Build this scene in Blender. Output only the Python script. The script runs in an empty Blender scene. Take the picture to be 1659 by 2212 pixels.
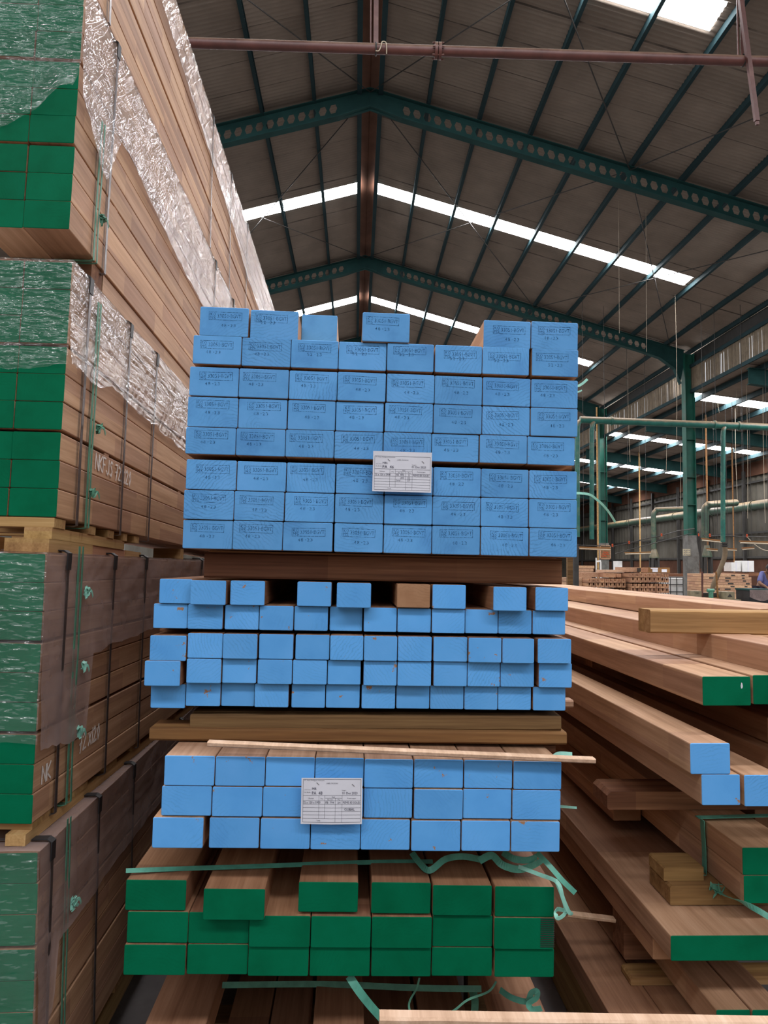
import bpy, bmesh, math, random
from mathutils import Vector, Matrix, noise
random.seed(7)
scene = bpy.context.scene
col = scene.collection
V = Vector

# ------------------------------------------------------------ camera, world, light, exposure
F_PX, CU, CV = 1725.0, 829.5, 1106.0
EYE = V((0.0, 0.0, 1.48))
VPU, VPV, ROLL = 769.0, 1220.0, 0.012
_c = V(((VPU-CU)/F_PX, -(VPV-CV)/F_PX, -1.0)).normalized()      # hall direction in camera space
_u = V((math.sin(ROLL), math.cos(ROLL), 0.0)); _u = (_u - _c*_u.dot(_c)).normalized()
_x = _c.cross(_u)
ROT = Matrix((_x, _c, _u))                                       # camera space -> world
cam_d = bpy.data.cameras.new('camera')
cam = bpy.data.objects.new('camera', cam_d); col.objects.link(cam)
cam_d.sensor_fit = 'HORIZONTAL'; cam_d.sensor_width = 36.0
cam_d.lens = F_PX*36.0/1659.0
cam_d.clip_start = 0.05; cam_d.clip_end = 300
cam.matrix_world = Matrix.Translation(EYE) @ ROT.to_4x4()
scene.camera = cam
scene.view_settings.view_transform = 'Standard'
scene.view_settings.look = 'None'
scene.view_settings.gamma = 1.0
scene.view_settings.use_curve_mapping = False
scene.view_settings.exposure = 0.0
w = bpy.data.worlds.new('sky'); scene.world = w; w.use_nodes = True
bg = w.node_tree.nodes['Background']
bg.inputs[0].default_value = (0.93, 0.96, 1.0, 1); bg.inputs[1].default_value = 1.5
SKYLIGHT = 42.0

def ray(u, v):
    return (ROT @ V(((u-CU)/F_PX, -(v-CV)/F_PX, -1.0)))
def at(u, v, y):
    d = ray(u, v); return EYE + d*(y/d.y)
def at_z(u, v, z):
    d = ray(u, v); return EYE + d*((z-EYE.z)/d.z)
def at_x(u, v, x):
    d = ray(u, v); return EYE + d*(x/d.x)
def vdir(u, v): return ray(u, v).normalized()

# ------------------------------------------------------------ materials
def newmat(name):
    m = bpy.data.materials.new(name); m.use_nodes = True
    nt = m.node_tree; return m, nt, nt.nodes['Principled BSDF']
def N(nt, t, **kw):
    n = nt.nodes.new(t)
    for k, v in kw.items():
        if k.startswith('i_'):
            n.inputs[int(k[2:]) if k[2:].isdigit() else k[2:].replace('_', ' ')].default_value = v
        else: setattr(n, k, v)
    return n
def L(nt, a, b): nt.links.new(a, b)
def mathn(nt, op, a, b=None):
    n = N(nt, 'ShaderNodeMath', operation=op)
    for i, q in enumerate((a, b)):
        if q is None: continue
        if isinstance(q, (int, float)): n.inputs[i].default_value = q
        else: L(nt, q, n.inputs[i])
    return n.outputs[0]
def mixc(nt, f, a, b, mode='MIX'):
    n = N(nt, 'ShaderNodeMix', data_type='RGBA', blend_type=mode)
    for s, q in ((n.inputs[0], f), (n.inputs[6], a), (n.inputs[7], b)):
        if isinstance(q, (int, float)): s.default_value = q
        elif isinstance(q, tuple): s.default_value = (*q, 1) if len(q) == 3 else q
        else: L(nt, q, s)
    return n.outputs[2]
def coords(nt, jitter=True):
    tc = N(nt, 'ShaderNodeTexCoord'); o = tc.outputs['Object']; rnd = None
    if jitter:
        oi = N(nt, 'ShaderNodeObjectInfo'); rnd = oi.outputs['Random']
        s = mathn(nt, 'MULTIPLY', rnd, 61.7)
        a = N(nt, 'ShaderNodeVectorMath', operation='ADD'); L(nt, o, a.inputs[0]); L(nt, s, a.inputs[1]); o2 = a.outputs[0]
    else: o2 = o
    return o, o2, rnd
def noisen(nt, vec, scale, detail=3, rough=.55, mapscale=None, rot=0):
    if mapscale:
        mp = N(nt, 'ShaderNodeMapping'); mp.inputs['Scale'].default_value = mapscale; mp.inputs['Rotation'].default_value = (rot, 0, 0); mp.vector_type = 'TEXTURE' if rot else 'POINT'
        if rot: mp.inputs['Scale'].default_value = tuple(1/q for q in mapscale)
        L(nt, vec, mp.inputs[0]); vec = mp.outputs[0]
    n = N(nt, 'ShaderNodeTexNoise'); n.inputs['Scale'].default_value = scale
    n.inputs['Detail'].default_value = detail; n.inputs['Roughness'].default_value = rough
    L(nt, vec, n.inputs['Vector']); return n.outputs['Fac']
def ramp(nt, fac, stops):
    r = N(nt, 'ShaderNodeValToRGB'); e = r.color_ramp.elements
    while len(e) < len(stops): e.new(.5)
    for i, (p, c) in enumerate(stops):
        e[i].position = p; e[i].color = (*c, 1) if len(c) == 3 else c
    L(nt, fac, r.inputs[0]); return r.outputs[0]
def bump(nt, b, h, strength=.3, dist=.002):
    n = N(nt, 'ShaderNodeBump'); n.inputs['Strength'].default_value = strength; n.inputs['Distance'].default_value = dist
    L(nt, h, n.inputs['Height']); L(nt, n.outputs[0], b.inputs['Normal'])

def wood_mat(name, c1, c2, c3, seg=.38, axis=1, var=.45, rough=.62):
    """planed timber: grain drawn out along the length, finger-jointed pieces of differing tone"""
    m, nt, b = newmat(name)
    o, oj, rnd = coords(nt)
    ms = [34, 34, 34]; ms[axis] = 1.3
    g = noisen(nt, oj, 1.0, 5, .6, tuple(ms))
    ms2 = [160, 160, 160]; ms2[axis] = 5
    g2 = noisen(nt, oj, 1.0, 3, .6, tuple(ms2))
    gg = mathn(nt, 'ADD', mathn(nt, 'MULTIPLY', g, .72), mathn(nt, 'MULTIPLY', g2, .28))
    c = ramp(nt, gg, [(.32, c1), (.52, c2), (.70, c3)])
    sp = N(nt, 'ShaderNodeSeparateXYZ'); L(nt, oj, sp.inputs[0])
    k = mathn(nt, 'FLOOR', mathn(nt, 'DIVIDE', sp.outputs[axis], seg))
    lam = mathn(nt, 'FLOOR', mathn(nt, 'MULTIPLY', sp.outputs[(axis+1) % 3], 18.0))
    cb = N(nt, 'ShaderNodeCombineXYZ'); L(nt, k, cb.inputs[0]); L(nt, lam, cb.inputs[1])
    if rnd: L(nt, rnd, cb.inputs[2])
    wn = N(nt, 'ShaderNodeTexWhiteNoise'); L(nt, cb.outputs[0], wn.inputs['Vector'])
    val = mathn(nt, 'ADD', mathn(nt, 'MULTIPLY', wn.outputs['Value'], var), 1-var/2)
    val = mathn(nt, 'MULTIPLY', val, mathn(nt, 'ADD', mathn(nt, 'MULTIPLY', rnd, .26), .87))
    hs = N(nt, 'ShaderNodeHueSaturation'); L(nt, c, hs.inputs['Color']); L(nt, val, hs.inputs['Value'])
    L(nt, mathn(nt, 'ADD', mathn(nt, 'MULTIPLY', wn.outputs['Value'], .012), .494), hs.inputs['Hue'])
    L(nt, hs.outputs[0], b.inputs['Base Color']); b.inputs['Roughness'].default_value = rough
    b.inputs['Specular IOR Level'].default_value = .3
    bump(nt, b, gg, .25, .001)
    return m

def paint_mat(name, base, dark, lite, arcs=.5, chip=.74, spec=.2):
    """end-grain sealing paint: brush tone, saw-cut arcs showing through, chipped spots of bare wood"""
    m, nt, b = newmat(name)
    o, oj, rnd = coords(nt)
    big = noisen(nt, oj, 9, 4, .6)
    c = ramp(nt, big, [(.30, dark), (.50, base), (.72, lite)])
    # arcs : rings about a centre that differs from piece to piece
    off = N(nt, 'ShaderNodeVectorMath', operation='SUBTRACT')
    cb = N(nt, 'ShaderNodeCombineXYZ')
    L(nt, mathn(nt, 'MULTIPLY', mathn(nt, 'SUBTRACT', rnd, .5), .5), cb.inputs[0])
    L(nt, mathn(nt, 'MULTIPLY', mathn(nt, 'SUBTRACT', mathn(nt, 'FRACT', mathn(nt, 'MULTIPLY', rnd, 7.3)), .5), .55), cb.inputs[2])
    L(nt, o, off.inputs[0]); L(nt, cb.outputs[0], off.inputs[1])
    sc = N(nt, 'ShaderNodeVectorMath', operation='MULTIPLY'); sc.inputs[1].default_value = (1, 0, 1)
    L(nt, off.outputs[0], sc.inputs[0])
    ln = N(nt, 'ShaderNodeVectorMath', operation='LENGTH'); L(nt, sc.outputs[0], ln.inputs[0])
    wob = mathn(nt, 'MULTIPLY', noisen(nt, oj, 24, 3), .03)
    ph = mathn(nt, 'MULTIPLY', mathn(nt, 'ADD', ln.outputs['Value'], wob), 780)
    s = mathn(nt, 'SINE', ph)
    patch = ramp(nt, noisen(nt, oj, 7, 2), [(.44, (0, 0, 0)), (.66, (1, 1, 1))])
    fine = noisen(nt, oj, 150, 3, .7)
    st = mathn(nt, 'MULTIPLY', ramp(nt, mathn(nt, 'MULTIPLY', s, fine), [(.20, (0, 0, 0)), (.50, (1, 1, 1))]), patch)
    c = mixc(nt, mathn(nt, 'MULTIPLY', st, arcs), c, tuple(x*.42 for x in dark))
    sp2 = ramp(nt, noisen(nt, oj, 230, 2, .6), [(.60, (0, 0, 0)), (.72, (1, 1, 1))])
    c = mixc(nt, mathn(nt, 'MULTIPLY', mathn(nt, 'MULTIPLY', sp2, patch), arcs*.9), c, tuple(x*.5 for x in dark))
    chips = ramp(nt, noisen(nt, oj, 30, 5, .65), [(chip, (0, 0, 0)), (chip+.03, (1, 1, 1))])
    c = mixc(nt, chips, c, (.36, .20, .11))
    hs = N(nt, 'ShaderNodeHueSaturation'); L(nt, c, hs.inputs['Color'])
    L(nt, mathn(nt, 'ADD', mathn(nt, 'MULTIPLY', rnd, .16), .92), hs.inputs['Value'])
    L(nt, hs.outputs[0], b.inputs['Base Color']); b.inputs['Roughness'].default_value = .55
    b.inputs['Specular IOR Level'].default_value = spec
    bump(nt, b, fine, .15, .0006)
    return m

def plain_mat(name, c, rough=.6, metal=0.0, var=.25, scale=6, dirt=None, spec=.4, dirt_thr=.5):
    m, nt, b = newmat(name)
    o, oj, rnd = coords(nt)
    n = noisen(nt, oj, scale, 5, .6)
    cc = ramp(nt, n, [(.3, tuple(x*(1-var) for x in c)), (.7, tuple(min(1, x*(1+var)) for x in c))])
    if dirt:
        d = ramp(nt, noisen(nt, oj, scale*.6, 6, .7), [(dirt_thr, (0, 0, 0)), (dirt_thr+.16, (1, 1, 1))])
        cc = mixc(nt, d, cc, dirt)
    L(nt, cc, b.inputs['Base Color']); b.inputs['Roughness'].default_value = rough
    b.inputs['Metallic'].default_value = metal; b.inputs['Specular IOR Level'].default_value = spec
    return m

def dusty_mat(name, c, dust, rough=.45, amount=.75):
    """painted pipe with dust settled on the faces that look up"""
    m, nt, b = newmat(name)
    o, oj, rnd = coords(nt)
    n = noisen(nt, oj, 5, 5, .65)
    cc = ramp(nt, n, [(.3, tuple(x*.7 for x in c)), (.7, tuple(x*1.25 for x in c))])
    g = N(nt, 'ShaderNodeNewGeometry'); sp = N(nt, 'ShaderNodeSeparateXYZ'); L(nt, g.outputs['Normal'], sp.inputs[0])
    up = ramp(nt, mathn(nt, 'ADD', sp.outputs[2], mathn(nt, 'MULTIPLY', mathn(nt, 'SUBTRACT', n, .5), .9)), [(-.0, (0, 0, 0)), (.45, (1, 1, 1))])
    L(nt, mixc(nt, mathn(nt, 'MULTIPLY', up, amount), cc, dust), b.inputs['Base Color']); b.inputs['Roughness'].default_value = rough
    return m

def film_mat(name, haze=.16, gloss=.20, tint=(.80, .78, .77), bscale=14, stretch=(1, 1, 1), bst=.9, bdist=.12, rot=0.0, fine=.25):
    m = bpy.data.materials.new(name); m.use_nodes = True; nt = m.node_tree; nt.nodes.clear()
    out = N(nt, 'ShaderNodeOutputMaterial')
    o, oj, rnd = coords(nt)
    n1 = noisen(nt, oj, bscale, 3, .5, stretch, rot); n2 = noisen(nt, oj, bscale*3.3, 2, .5, stretch)
    h = mathn(nt, 'ADD', mathn(nt, 'SQRT', mathn(nt, 'ADD', mathn(nt, 'POWER', mathn(nt, 'ABSOLUTE', mathn(nt, 'SUBTRACT', n1, .5)), 2.0), .004)), mathn(nt, 'MULTIPLY', n2, fine))
    bp = N(nt, 'ShaderNodeBump'); bp.inputs['Strength'].default_value = bst; bp.inputs['Distance'].default_value = bdist
    L(nt, h, bp.inputs['Height'])
    tr = N(nt, 'ShaderNodeBsdfTransparent'); tr.inputs[0].default_value = (.97, .97, .97, 1)
    df = N(nt, 'ShaderNodeBsdfDiffuse'); df.inputs[0].default_value = (*tint, 1); L(nt, bp.outputs[0], df.inputs['Normal'])
    gl = N(nt, 'ShaderNodeBsdfGlossy'); gl.inputs[0].default_value = (1, 1, 1, 1); gl.inputs['Roughness'].default_value = .15
    L(nt, bp.outputs[0], gl.inputs['Normal'])
    hz = mathn(nt, 'MULTIPLY', mathn(nt, 'ADD', noisen(nt, oj, 4, 4, .6), .5), haze)
    m1 = N(nt, 'ShaderNodeMixShader'); L(nt, hz, m1.inputs[0]); L(nt, tr.outputs[0], m1.inputs[1]); L(nt, df.outputs[0], m1.inputs[2])
    lw = N(nt, 'ShaderNodeLayerWeight'); lw.inputs[0].default_value = .25; L(nt, bp.outputs[0], lw.inputs['Normal'])
    gf = mathn(nt, 'MULTIPLY', mathn(nt, 'ADD', mathn(nt, 'MULTIPLY', lw.outputs['Fresnel'], 1.0), .35), gloss)
    m2 = N(nt, 'ShaderNodeMixShader'); L(nt, gf, m2.inputs[0]); L(nt, m1.outputs[0], m2.inputs[1]); L(nt, gl.outputs[0], m2.inputs[2])
    L(nt, m2.outputs[0], out.inputs[0])
    return m

def ink_mat(name, c, thr=.40):
    m = bpy.data.materials.new(name); m.use_nodes = True; nt = m.node_tree; nt.nodes.clear()
    out = N(nt, 'ShaderNodeOutputMaterial'); o, oj, rnd = coords(nt)
    tr = N(nt, 'ShaderNodeBsdfTransparent'); df = N(nt, 'ShaderNodeBsdfDiffuse'); df.inputs[0].default_value = (*c, 1)
    f = ramp(nt, noisen(nt, oj, 320, 3, .6), [(thr, (.15, .15, .15)), (thr+.2, (.9, .9, .9))])
    mx = N(nt, 'ShaderNodeMixShader'); L(nt, f, mx.inputs[0]); L(nt, tr.outputs[0], mx.inputs[1]); L(nt, df.outputs[0], mx.inputs[2])
    L(nt, mx.outputs[0], out.inputs[0]); return m
def emit_mat(name, c, s):
    m = bpy.data.materials.new(name); m.use_nodes = True; nt = m.node_tree; nt.nodes.clear()
    out = N(nt, 'ShaderNodeOutputMaterial'); e = N(nt, 'ShaderNodeEmission'); e.inputs[0].default_value = (*c, 1); e.inputs[1].default_value = s
    L(nt, e.outputs[0], out.inputs[0]); return m

M = {}
M['wood'] = wood_mat('red brown hardwood', (.23, .108, .056), (.36, .188, .106), (.47, .265, .158))
M['wood_pale'] = wood_mat('pinkish planed hardwood', (.44, .28, .175), (.60, .40, .27), (.73, .53, .385), var=.25)
M['wood_stack'] = wood_mat('tan hardwood', (.32, .178, .10), (.46, .272, .165), (.57, .36, .235), var=.34)
M['wood_warm'] = wood_mat('fresh planed hardwood', (.40, .225, .13), (.54, .325, .20), (.66, .43, .29), var=.22)
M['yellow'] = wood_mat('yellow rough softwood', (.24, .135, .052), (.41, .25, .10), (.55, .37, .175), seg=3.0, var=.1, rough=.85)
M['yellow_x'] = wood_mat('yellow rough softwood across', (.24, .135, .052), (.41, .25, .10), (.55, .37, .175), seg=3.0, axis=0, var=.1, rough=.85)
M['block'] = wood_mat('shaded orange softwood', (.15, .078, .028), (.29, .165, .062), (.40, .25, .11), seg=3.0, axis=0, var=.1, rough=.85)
M['bearer'] = wood_mat('dark bearer wood', (.11, .045, .022), (.21, .095, .048), (.31, .155, .08), seg=.33, axis=0, var=.5, rough=.8)
M['bearer_y'] = wood_mat('weathered bearer wood', (.08, .042, .016), (.18, .10, .04), (.27, .165, .07), seg=2.0, axis=0, var=.12, rough=.85)
M['bearer_o'] = wood_mat('orange bearer wood', (.13, .055, .02), (.24, .115, .042), (.32, .17, .07), seg=2.0, axis=0, var=.12, rough=.85)
M['blue'] = paint_mat('blue end paint', (.115, .355, .70), (.09, .29, .61), (.14, .39, .76), .38, .735)
M['blue2'] = paint_mat('smooth blue end paint', (.118, .40, .83), (.10, .36, .78), (.135, .42, .86), .22, .665)
M['green'] = paint_mat('green end paint', (.0006, .135, .060), (.0004, .112, .048), (.0008, .150, .070), .12, .80, .06)
M['bare'] = paint_mat('bare sawn end', (.36, .19, .10), (.28, .14, .07), (.44, .25, .14), .3, .9)
M['ink'] = ink_mat('stamp ink', (.010, .045, .13), .40)
M['print'] = plain_mat('form print', (.10, .10, .13), .8)
M['pen'] = plain_mat('pen ink', (.06, .06, .10), .8)
M['chalk'] = ink_mat('white chalk', (.85, .80, .76), .22)
M['paper'] = plain_mat('white paper', (.70, .70, .76), .75, var=.05, scale=12)
M['steel'] = plain_mat('dark steel strap', (.16, .14, .14), .42, .75, .3, 30)
M['pvc'] = plain_mat('sea green strap', (.10, .36, .27), .40, 0, .22, 30)
M['pvc_dark'] = plain_mat('dull green strap', (.085, .25, .17), .5, 0, .25, 30)
M['pvc_pale'] = plain_mat('pale green strap', (.25, .56, .46), .35, 0, .2, 30)
M['clip'] = plain_mat('black edge protector', (.02, .02, .022), .5)
M['film'] = film_mat('clear plastic film', .20, .30, bscale=6, stretch=(1, .30, 2.6), bst=1.0, bdist=.13, rot=.75, fine=.12)
M['film_f'] = film_mat('clear plastic film end', .045, .12, bscale=7, stretch=(1, 1, 3.0), bst=.6, bdist=.06)
M['film_d'] = film_mat('shade-tinted plastic film', .50, .10, (.42, .32, .30), bscale=4, stretch=(1, .7, 1.2), bst=.5, bdist=.05)  # film darkened in its tint for the dim light low on the stack
def roof_mat():
    m = plain_mat('fibre roof sheet', (.225, .188, .152), .9, 0, .14, 1.6); nt = m.node_tree; b = nt.nodes['Principled BSDF']
    src = b.inputs['Base Color'].links[0].from_socket; o, oj, rnd = coords(nt, False)
    sp = N(nt, 'ShaderNodeSeparateXYZ'); L(nt, o, sp.inputs[0])          # grime gathered along the sheet laps
    fr = mathn(nt, 'FRACT', mathn(nt, 'DIVIDE', mathn(nt, 'ADD', sp.outputs[1], mathn(nt, 'MULTIPLY', noisen(nt, o, .7, 2), .06)), .82))
    seam = mathn(nt, 'MULTIPLY', mathn(nt, 'LESS_THAN', fr, .035), ramp(nt, noisen(nt, o, 1.4, 3), [(.36, (.2, .2, .2)), (.52, (1, 1, 1))]))
    L(nt, mixc(nt, mathn(nt, 'MULTIPLY', seam, .8), src, (.035, .028, .024)), b.inputs['Base Color']); return m
M['roof'] = roof_mat()
M['teal'] = plain_mat('teal steel paint', (.016, .058, .056), .7, 0, .25, 2, spec=.15)
M['purlin'] = plain_mat('dark purlin paint', (.020, .044, .050), .75, 0, .2, 1, spec=.12)
M['col_green'] = plain_mat('green column paint', (.010, .095, .066), .55, 0, .25, 3, (.07, .055, .038), dirt_thr=.55)
M['concrete'] = plain_mat('grey concrete', (.15, .15, .14), .9, 0, .25, 5, (.09, .085, .075))
M['floor'] = plain_mat('concrete floor', (.15, .135, .13), .85, 0, .35, 3, (.27, .25, .24), dirt_thr=.56)
M['wall'] = plain_mat('dull grey wall sheet', (.085, .078, .062), .85, 0, .3, .7, (.06, .05, .036))
M['wall_brown'] = plain_mat('brown wall sheet', (.085, .042, .028), .95, 0, .3, 1, spec=.05)
M['rust_pipe'] = dusty_mat('red oxide pipe paint', (.098, .034, .028), (.20, .135, .095))
M['duct'] = dusty_mat('green duct paint', (.014, .13, .10), (.30, .185, .11))
M['duct_old'] = dusty_mat('dusty duct', (.04, .08, .055), (.27, .18, .10))
M['dark'] = plain_mat('dark steel', (.035, .033, .03), .6)
M['hose'] = plain_mat('brown flexible hose', (.15, .105, .06), .7)
M['slat'] = plain_mat('louvre slat', (.16, .125, .085), .8)
M['skylight'] = emit_mat('skylight daylight', (1, .98, 1.0), SKYLIGHT)
M['twine'] = plain_mat('pale twine', (.42, .36, .27), .9)

# ------------------------------------------------------------ mesh helpers
class MB:
    def __init__(s): s.v = []; s.f = []; s.m = []; s.sm = []
    def add(s, vs, fs, mi=0, smooth=False):
        b = len(s.v); s.v += [tuple(p) for p in vs]
        for f in fs: s.f.append(tuple(b+i for i in f)); s.m.append(mi); s.sm.append(smooth)
    def hexa(s, p, mi=0):      # 8 corners: bottom 4 then top 4
        s.add(p, [(3, 2, 1, 0), (4, 5, 6, 7), (0, 1, 5, 4), (1, 2, 6, 5), (2, 3, 7, 6), (3, 0, 4, 7)], mi)
    def box(s, a, b, mi=0):
        x0, y0, z0 = a; x1, y1, z1 = b
        s.hexa([(x0, y0, z0), (x1, y0, z0), (x1, y1, z0), (x0, y1, z0), (x0, y0, z1), (x1, y0, z1), (x1, y1, z1), (x0, y1, z1)], mi)
    def bar(s, p, q, wv, hv, mi=0):   # straight bar p->q, full width vector wv, full height vector hv
        p, q, wv, hv = V(p), V(q), V(wv)/2, V(hv)/2
        s.hexa([p-wv-hv, p+wv-hv, q+wv-hv, q-wv-hv, p-wv+hv, p+wv+hv, q+wv+hv, q-wv+hv], mi)
    def tube(s, pts, r, n=10, mi=0, caps=True):
        pts = [V(p) for p in pts]; rs = r if isinstance(r, (list, tuple)) else [r]*len(pts)
        t = (pts[1]-pts[0]).normalized(); a = V((0, 0, 1)) if abs(t.z) < .9 else V((1, 0, 0))
        a = (a - t*a.dot(t)).normalized(); vs = []
        for i, p in enumerate(pts):
            t = (pts[min(i+1, len(pts)-1)]-pts[max(i-1, 0)]).normalized()
            a = (a - t*a.dot(t)).normalized(); b = t.cross(a)
            for k in range(n):
                q = 2*math.pi*k/n; vs.append(p + (a*math.cos(q)+b*math.sin(q))*rs[i])
        fs = [(i*n+k, i*n+(k+1) % n, (i+1)*n+(k+1) % n, (i+1)*n+k) for i in range(len(pts)-1) for k in range(n)]
        s.add(vs, fs, mi, True)
        if caps:
            s.add(vs[:n], [tuple(range(n-1, -1, -1))], mi); s.add(vs[-n:], [tuple(range(n))], mi)
    def ribbon(s, pts, wvs, t=.0012, mi=0):   # flat band; wvs = full width vectors
        vs = []; n = len(pts)
        for i, p in enumerate(pts):
            p = V(p); wv = V(wvs[i] if isinstance(wvs, list) else wvs)/2
            tg = V(pts[min(i+1, n-1)])-V(pts[max(i-1, 0)]); nn = tg.cross(wv)
            nn = nn.normalized()*t/2 if nn.length > 1e-9 else V((0, 0, t/2))
            vs += [p-wv-nn, p+wv-nn, p+wv+nn, p-wv+nn]
        fs = []
        for i in range(n-1):
            for k in range(4): fs.append((4*i+k, 4*i+(k+1) % 4, 4*i+4+(k+1) % 4, 4*i+4+k))
        fs += [(3, 2, 1, 0), tuple(4*n-4+k for k in range(4))]
        s.add(vs, fs, mi, False)
    def sheet(s, fn, nu, nv, mi=0, smooth=True):
        vs = [fn(i/nu, j/nv) for j in range(nv+1) for i in range(nu+1)]
        fs = [(j*(nu+1)+i, j*(nu+1)+i+1, (j+1)*(nu+1)+i+1, (j+1)*(nu+1)+i) for j in range(nv) for i in range(nu)]
        s.add(vs, fs, mi, smooth)
    def mesh(s, name, mats):
        me = bpy.data.meshes.new(name); me.from_pydata(s.v, [], s.f)
        for m in (mats if isinstance(mats, (list, tuple)) else [mats]): me.materials.append(M[m] if isinstance(m, str) else m)
        me.polygons.foreach_set('material_index', s.m); me.polygons.foreach_set('use_smooth', s.sm); me.update(); return me
    def build(s, name, mats, parent=None, mw=None):
        o = bpy.data.objects.new(name, s.mesh(name, mats)); col.objects.link(o)
        if parent: o.parent = parent
        if mw is not None: o.matrix_world = mw
        return o

_seen = {}
def tag(o, label, cat, group=None, kind=None):
    if label: o['label'] = label
    if cat: o['category'] = cat
    if group: o['group'] = group
    if kind: o['kind'] = kind
    if label:
        n = len(label.split())
        if not 4 <= n <= 16: print('LABEL LENGTH', n, label)
        if label in _seen and not (group and _seen[label] == group): print('LABEL TWICE', label)
        _seen[label] = group
    return o
def struct(o): o['kind'] = 'structure'; return o
def empty(name, loc=(0, 0, 0), mw=None):
    o = bpy.data.objects.new(name, None); col.objects.link(o); o.empty_display_size = .1
    if mw is not None: o.matrix_world = mw
    else: o.location = loc
    return o
def frame(o, ax, ay, az):
    m = Matrix((ax, ay, az)).transposed().to_4x4(); m.translation = o; return m
def smooth_path(pts, n=6):
    pts = [V(p) for p in pts]; out = []
    for i in range(len(pts)-1):
        p0, p1, p2, p3 = pts[max(i-1, 0)], pts[i], pts[i+1], pts[min(i+2, len(pts)-1)]
        for k in range(n):
            t = k/n
            out.append(.5*((2*p1)+(p2-p0)*t+(2*p0-5*p1+4*p2-p3)*t*t+(3*p1-p0-3*p2+p3)*t**3))
    out.append(pts[-1]); return out
def text_data(body, mat=None):
    cu = bpy.data.curves.new('t', 'FONT'); cu.body = body; cu.size = 1; cu.resolution_u = 2
    o = bpy.data.objects.new('t', cu); col.objects.link(o)
    me = bpy.data.meshes.new_from_object(o.evaluated_get(bpy.context.evaluated_depsgraph_get()))
    vs = [tuple(v.co) for v in me.vertices]; fs = [tuple(p.vertices) for p in me.polygons]
    bpy.data.objects.remove(o); bpy.data.curves.remove(cu); bpy.data.meshes.remove(me)
    x0 = min(v[0] for v in vs); x1 = max(v[0] for v in vs); y0 = min(v[1] for v in vs); y1 = max(v[1] for v in vs)
    return [((v[0]-x0)/(x1-x0), (v[1]-y0)/(y1-y0)) for v in vs], fs
_tc = {}
def put_text(mb, body, x, z, wd, ht, y=0.0, mi=0):      # lower left corner x,z; upright in the XZ plane facing -Y
    if body not in _tc: _tc[body] = text_data(body)
    vs, fs = _tc[body]
    mb.add([(x+a*wd, y, z+b*ht) for a, b in vs], fs, mi)
STROKES = {'N': [[(0, 0), (0, 1), (.6, 0), (.6, 1)]], 'K': [[(0, 0), (0, 1)], [(.55, 1), (0, .45), (.6, 0)]],
    'F': [[(0, 0), (0, 1), (.5, 1)], [(0, .55), (.4, .55)]], 'J': [[(.45, 1), (.45, .15), (.25, 0), (0, .2)]],
    'S': [[(.5, .9), (.25, 1), (.05, .75), (.45, .35), (.3, 0), (0, .1)]], '7': [[(0, .95), (.5, 1), (.2, -.1)], [(.1, .45), (.5, .5)]],
    '2': [[(0, .8), (.2, 1), (.45, .75), (0, 0), (.55, .05)]], 'X': [[(0, 0), (.5, .8)], [(0, .8), (.5, 0)]],
    '1': [[(0, 0), (.03, 1)]], '0': [[(.25, 1), (0, .5), (.2, 0), (.45, .5), (.25, 1)]]}
def chalk(mb, s, P, ex, ez, h, sp=.75, w_=.006):      # hand lettering; P origin, ex along, ez up
    x = 0
    for ch in s:
        if ch == ' ': x += h*.5; continue
        for st in STROKES[ch]:
            pts = [V(P)+V(ex)*(x+a*h)+V(ez)*(b*h) for a, b in st]
            nx = V(ex).cross(V(ez)).normalized()
            for p, q in zip(pts, pts[1:]):
                d = (q-p).normalized(); mb.bar(p-d*w_*.3, q+d*w_*.3, d.cross(nx)*w_, nx*.0006)
        x += h*sp*(.35 if ch == '1' else 1)

ORD = 'zeroth first second third fourth fifth sixth seventh eighth ninth tenth eleventh twelfth'.split()

# squared timber: long planed piece, rounded arrises, sealed end faces.  local origin = middle of the lower front edge
def timber_mesh(wd, h, ln, mats, rad=.003):
    mb = MB(); prof = []
    for cx, cz, a0 in ((wd/2-rad, rad, -90), (wd/2-rad, h-rad, 0), (-wd/2+rad, h-rad, 90), (-wd/2+rad, rad, 180)):
        for k in range(3):
            a = math.radians(a0+45*k); prof.append((cx+rad*math.cos(a), cz+rad*math.sin(a)))
    n = len(prof); b = .0012
    def ring(y, k): return [(x*(1-k*2/wd), y, (z-h/2)*(1-k*2/h)+h/2) for x, z in prof]
    vs = ring(0, b)+ring(b, 0)+ring(ln-b, 0)+ring(ln, b)
    side = lambda r: [(r*n+i, r*n+(i+1) % n, (r+1)*n+(i+1) % n, (r+1)*n+i) for i in range(n)]
    mb.add(vs, side(0), 1, True); mb.add(vs, side(1), 0, False); mb.add(vs, side(2), 1, True)
    mb.add(vs, [tuple(range(n-1, -1, -1)), tuple(3*n+i for i in range(n))], 1)
    return mb.mesh('squared_timber', mats)
def timber(pb, ax, ay, az, wd, h, ln, mats, name='squared_timber'):
    o = bpy.data.objects.new(name, timber_mesh(wd, h, ln, mats)); col.objects.link(o)
    o.matrix_world = frame(pb, ax, ay, az); return o
def timber_px(u0, u1, vt0, vt1, vb0, vb1, d, ln, vp, mats, gap=.0006):
    tl, tr, bl, br = at(u0, vt0, d), at(u1, vt1, d), at(u0, vb0, d), at(u1, vb1, d)
    ay = vdir(*vp); ax = ((tr-tl)+(br-bl)).normalized(); ax = (ax-ay*ax.dot(ay)).normalized(); az = ax.cross(ay)
    wd = ((tr-tl).length+(br-bl).length)/2-gap; h = ((tl-bl).length+(tr-br).length)/2-gap
    return timber((bl+br)/2, ax, ay, az, wd, h, ln, mats), wd, h

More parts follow.
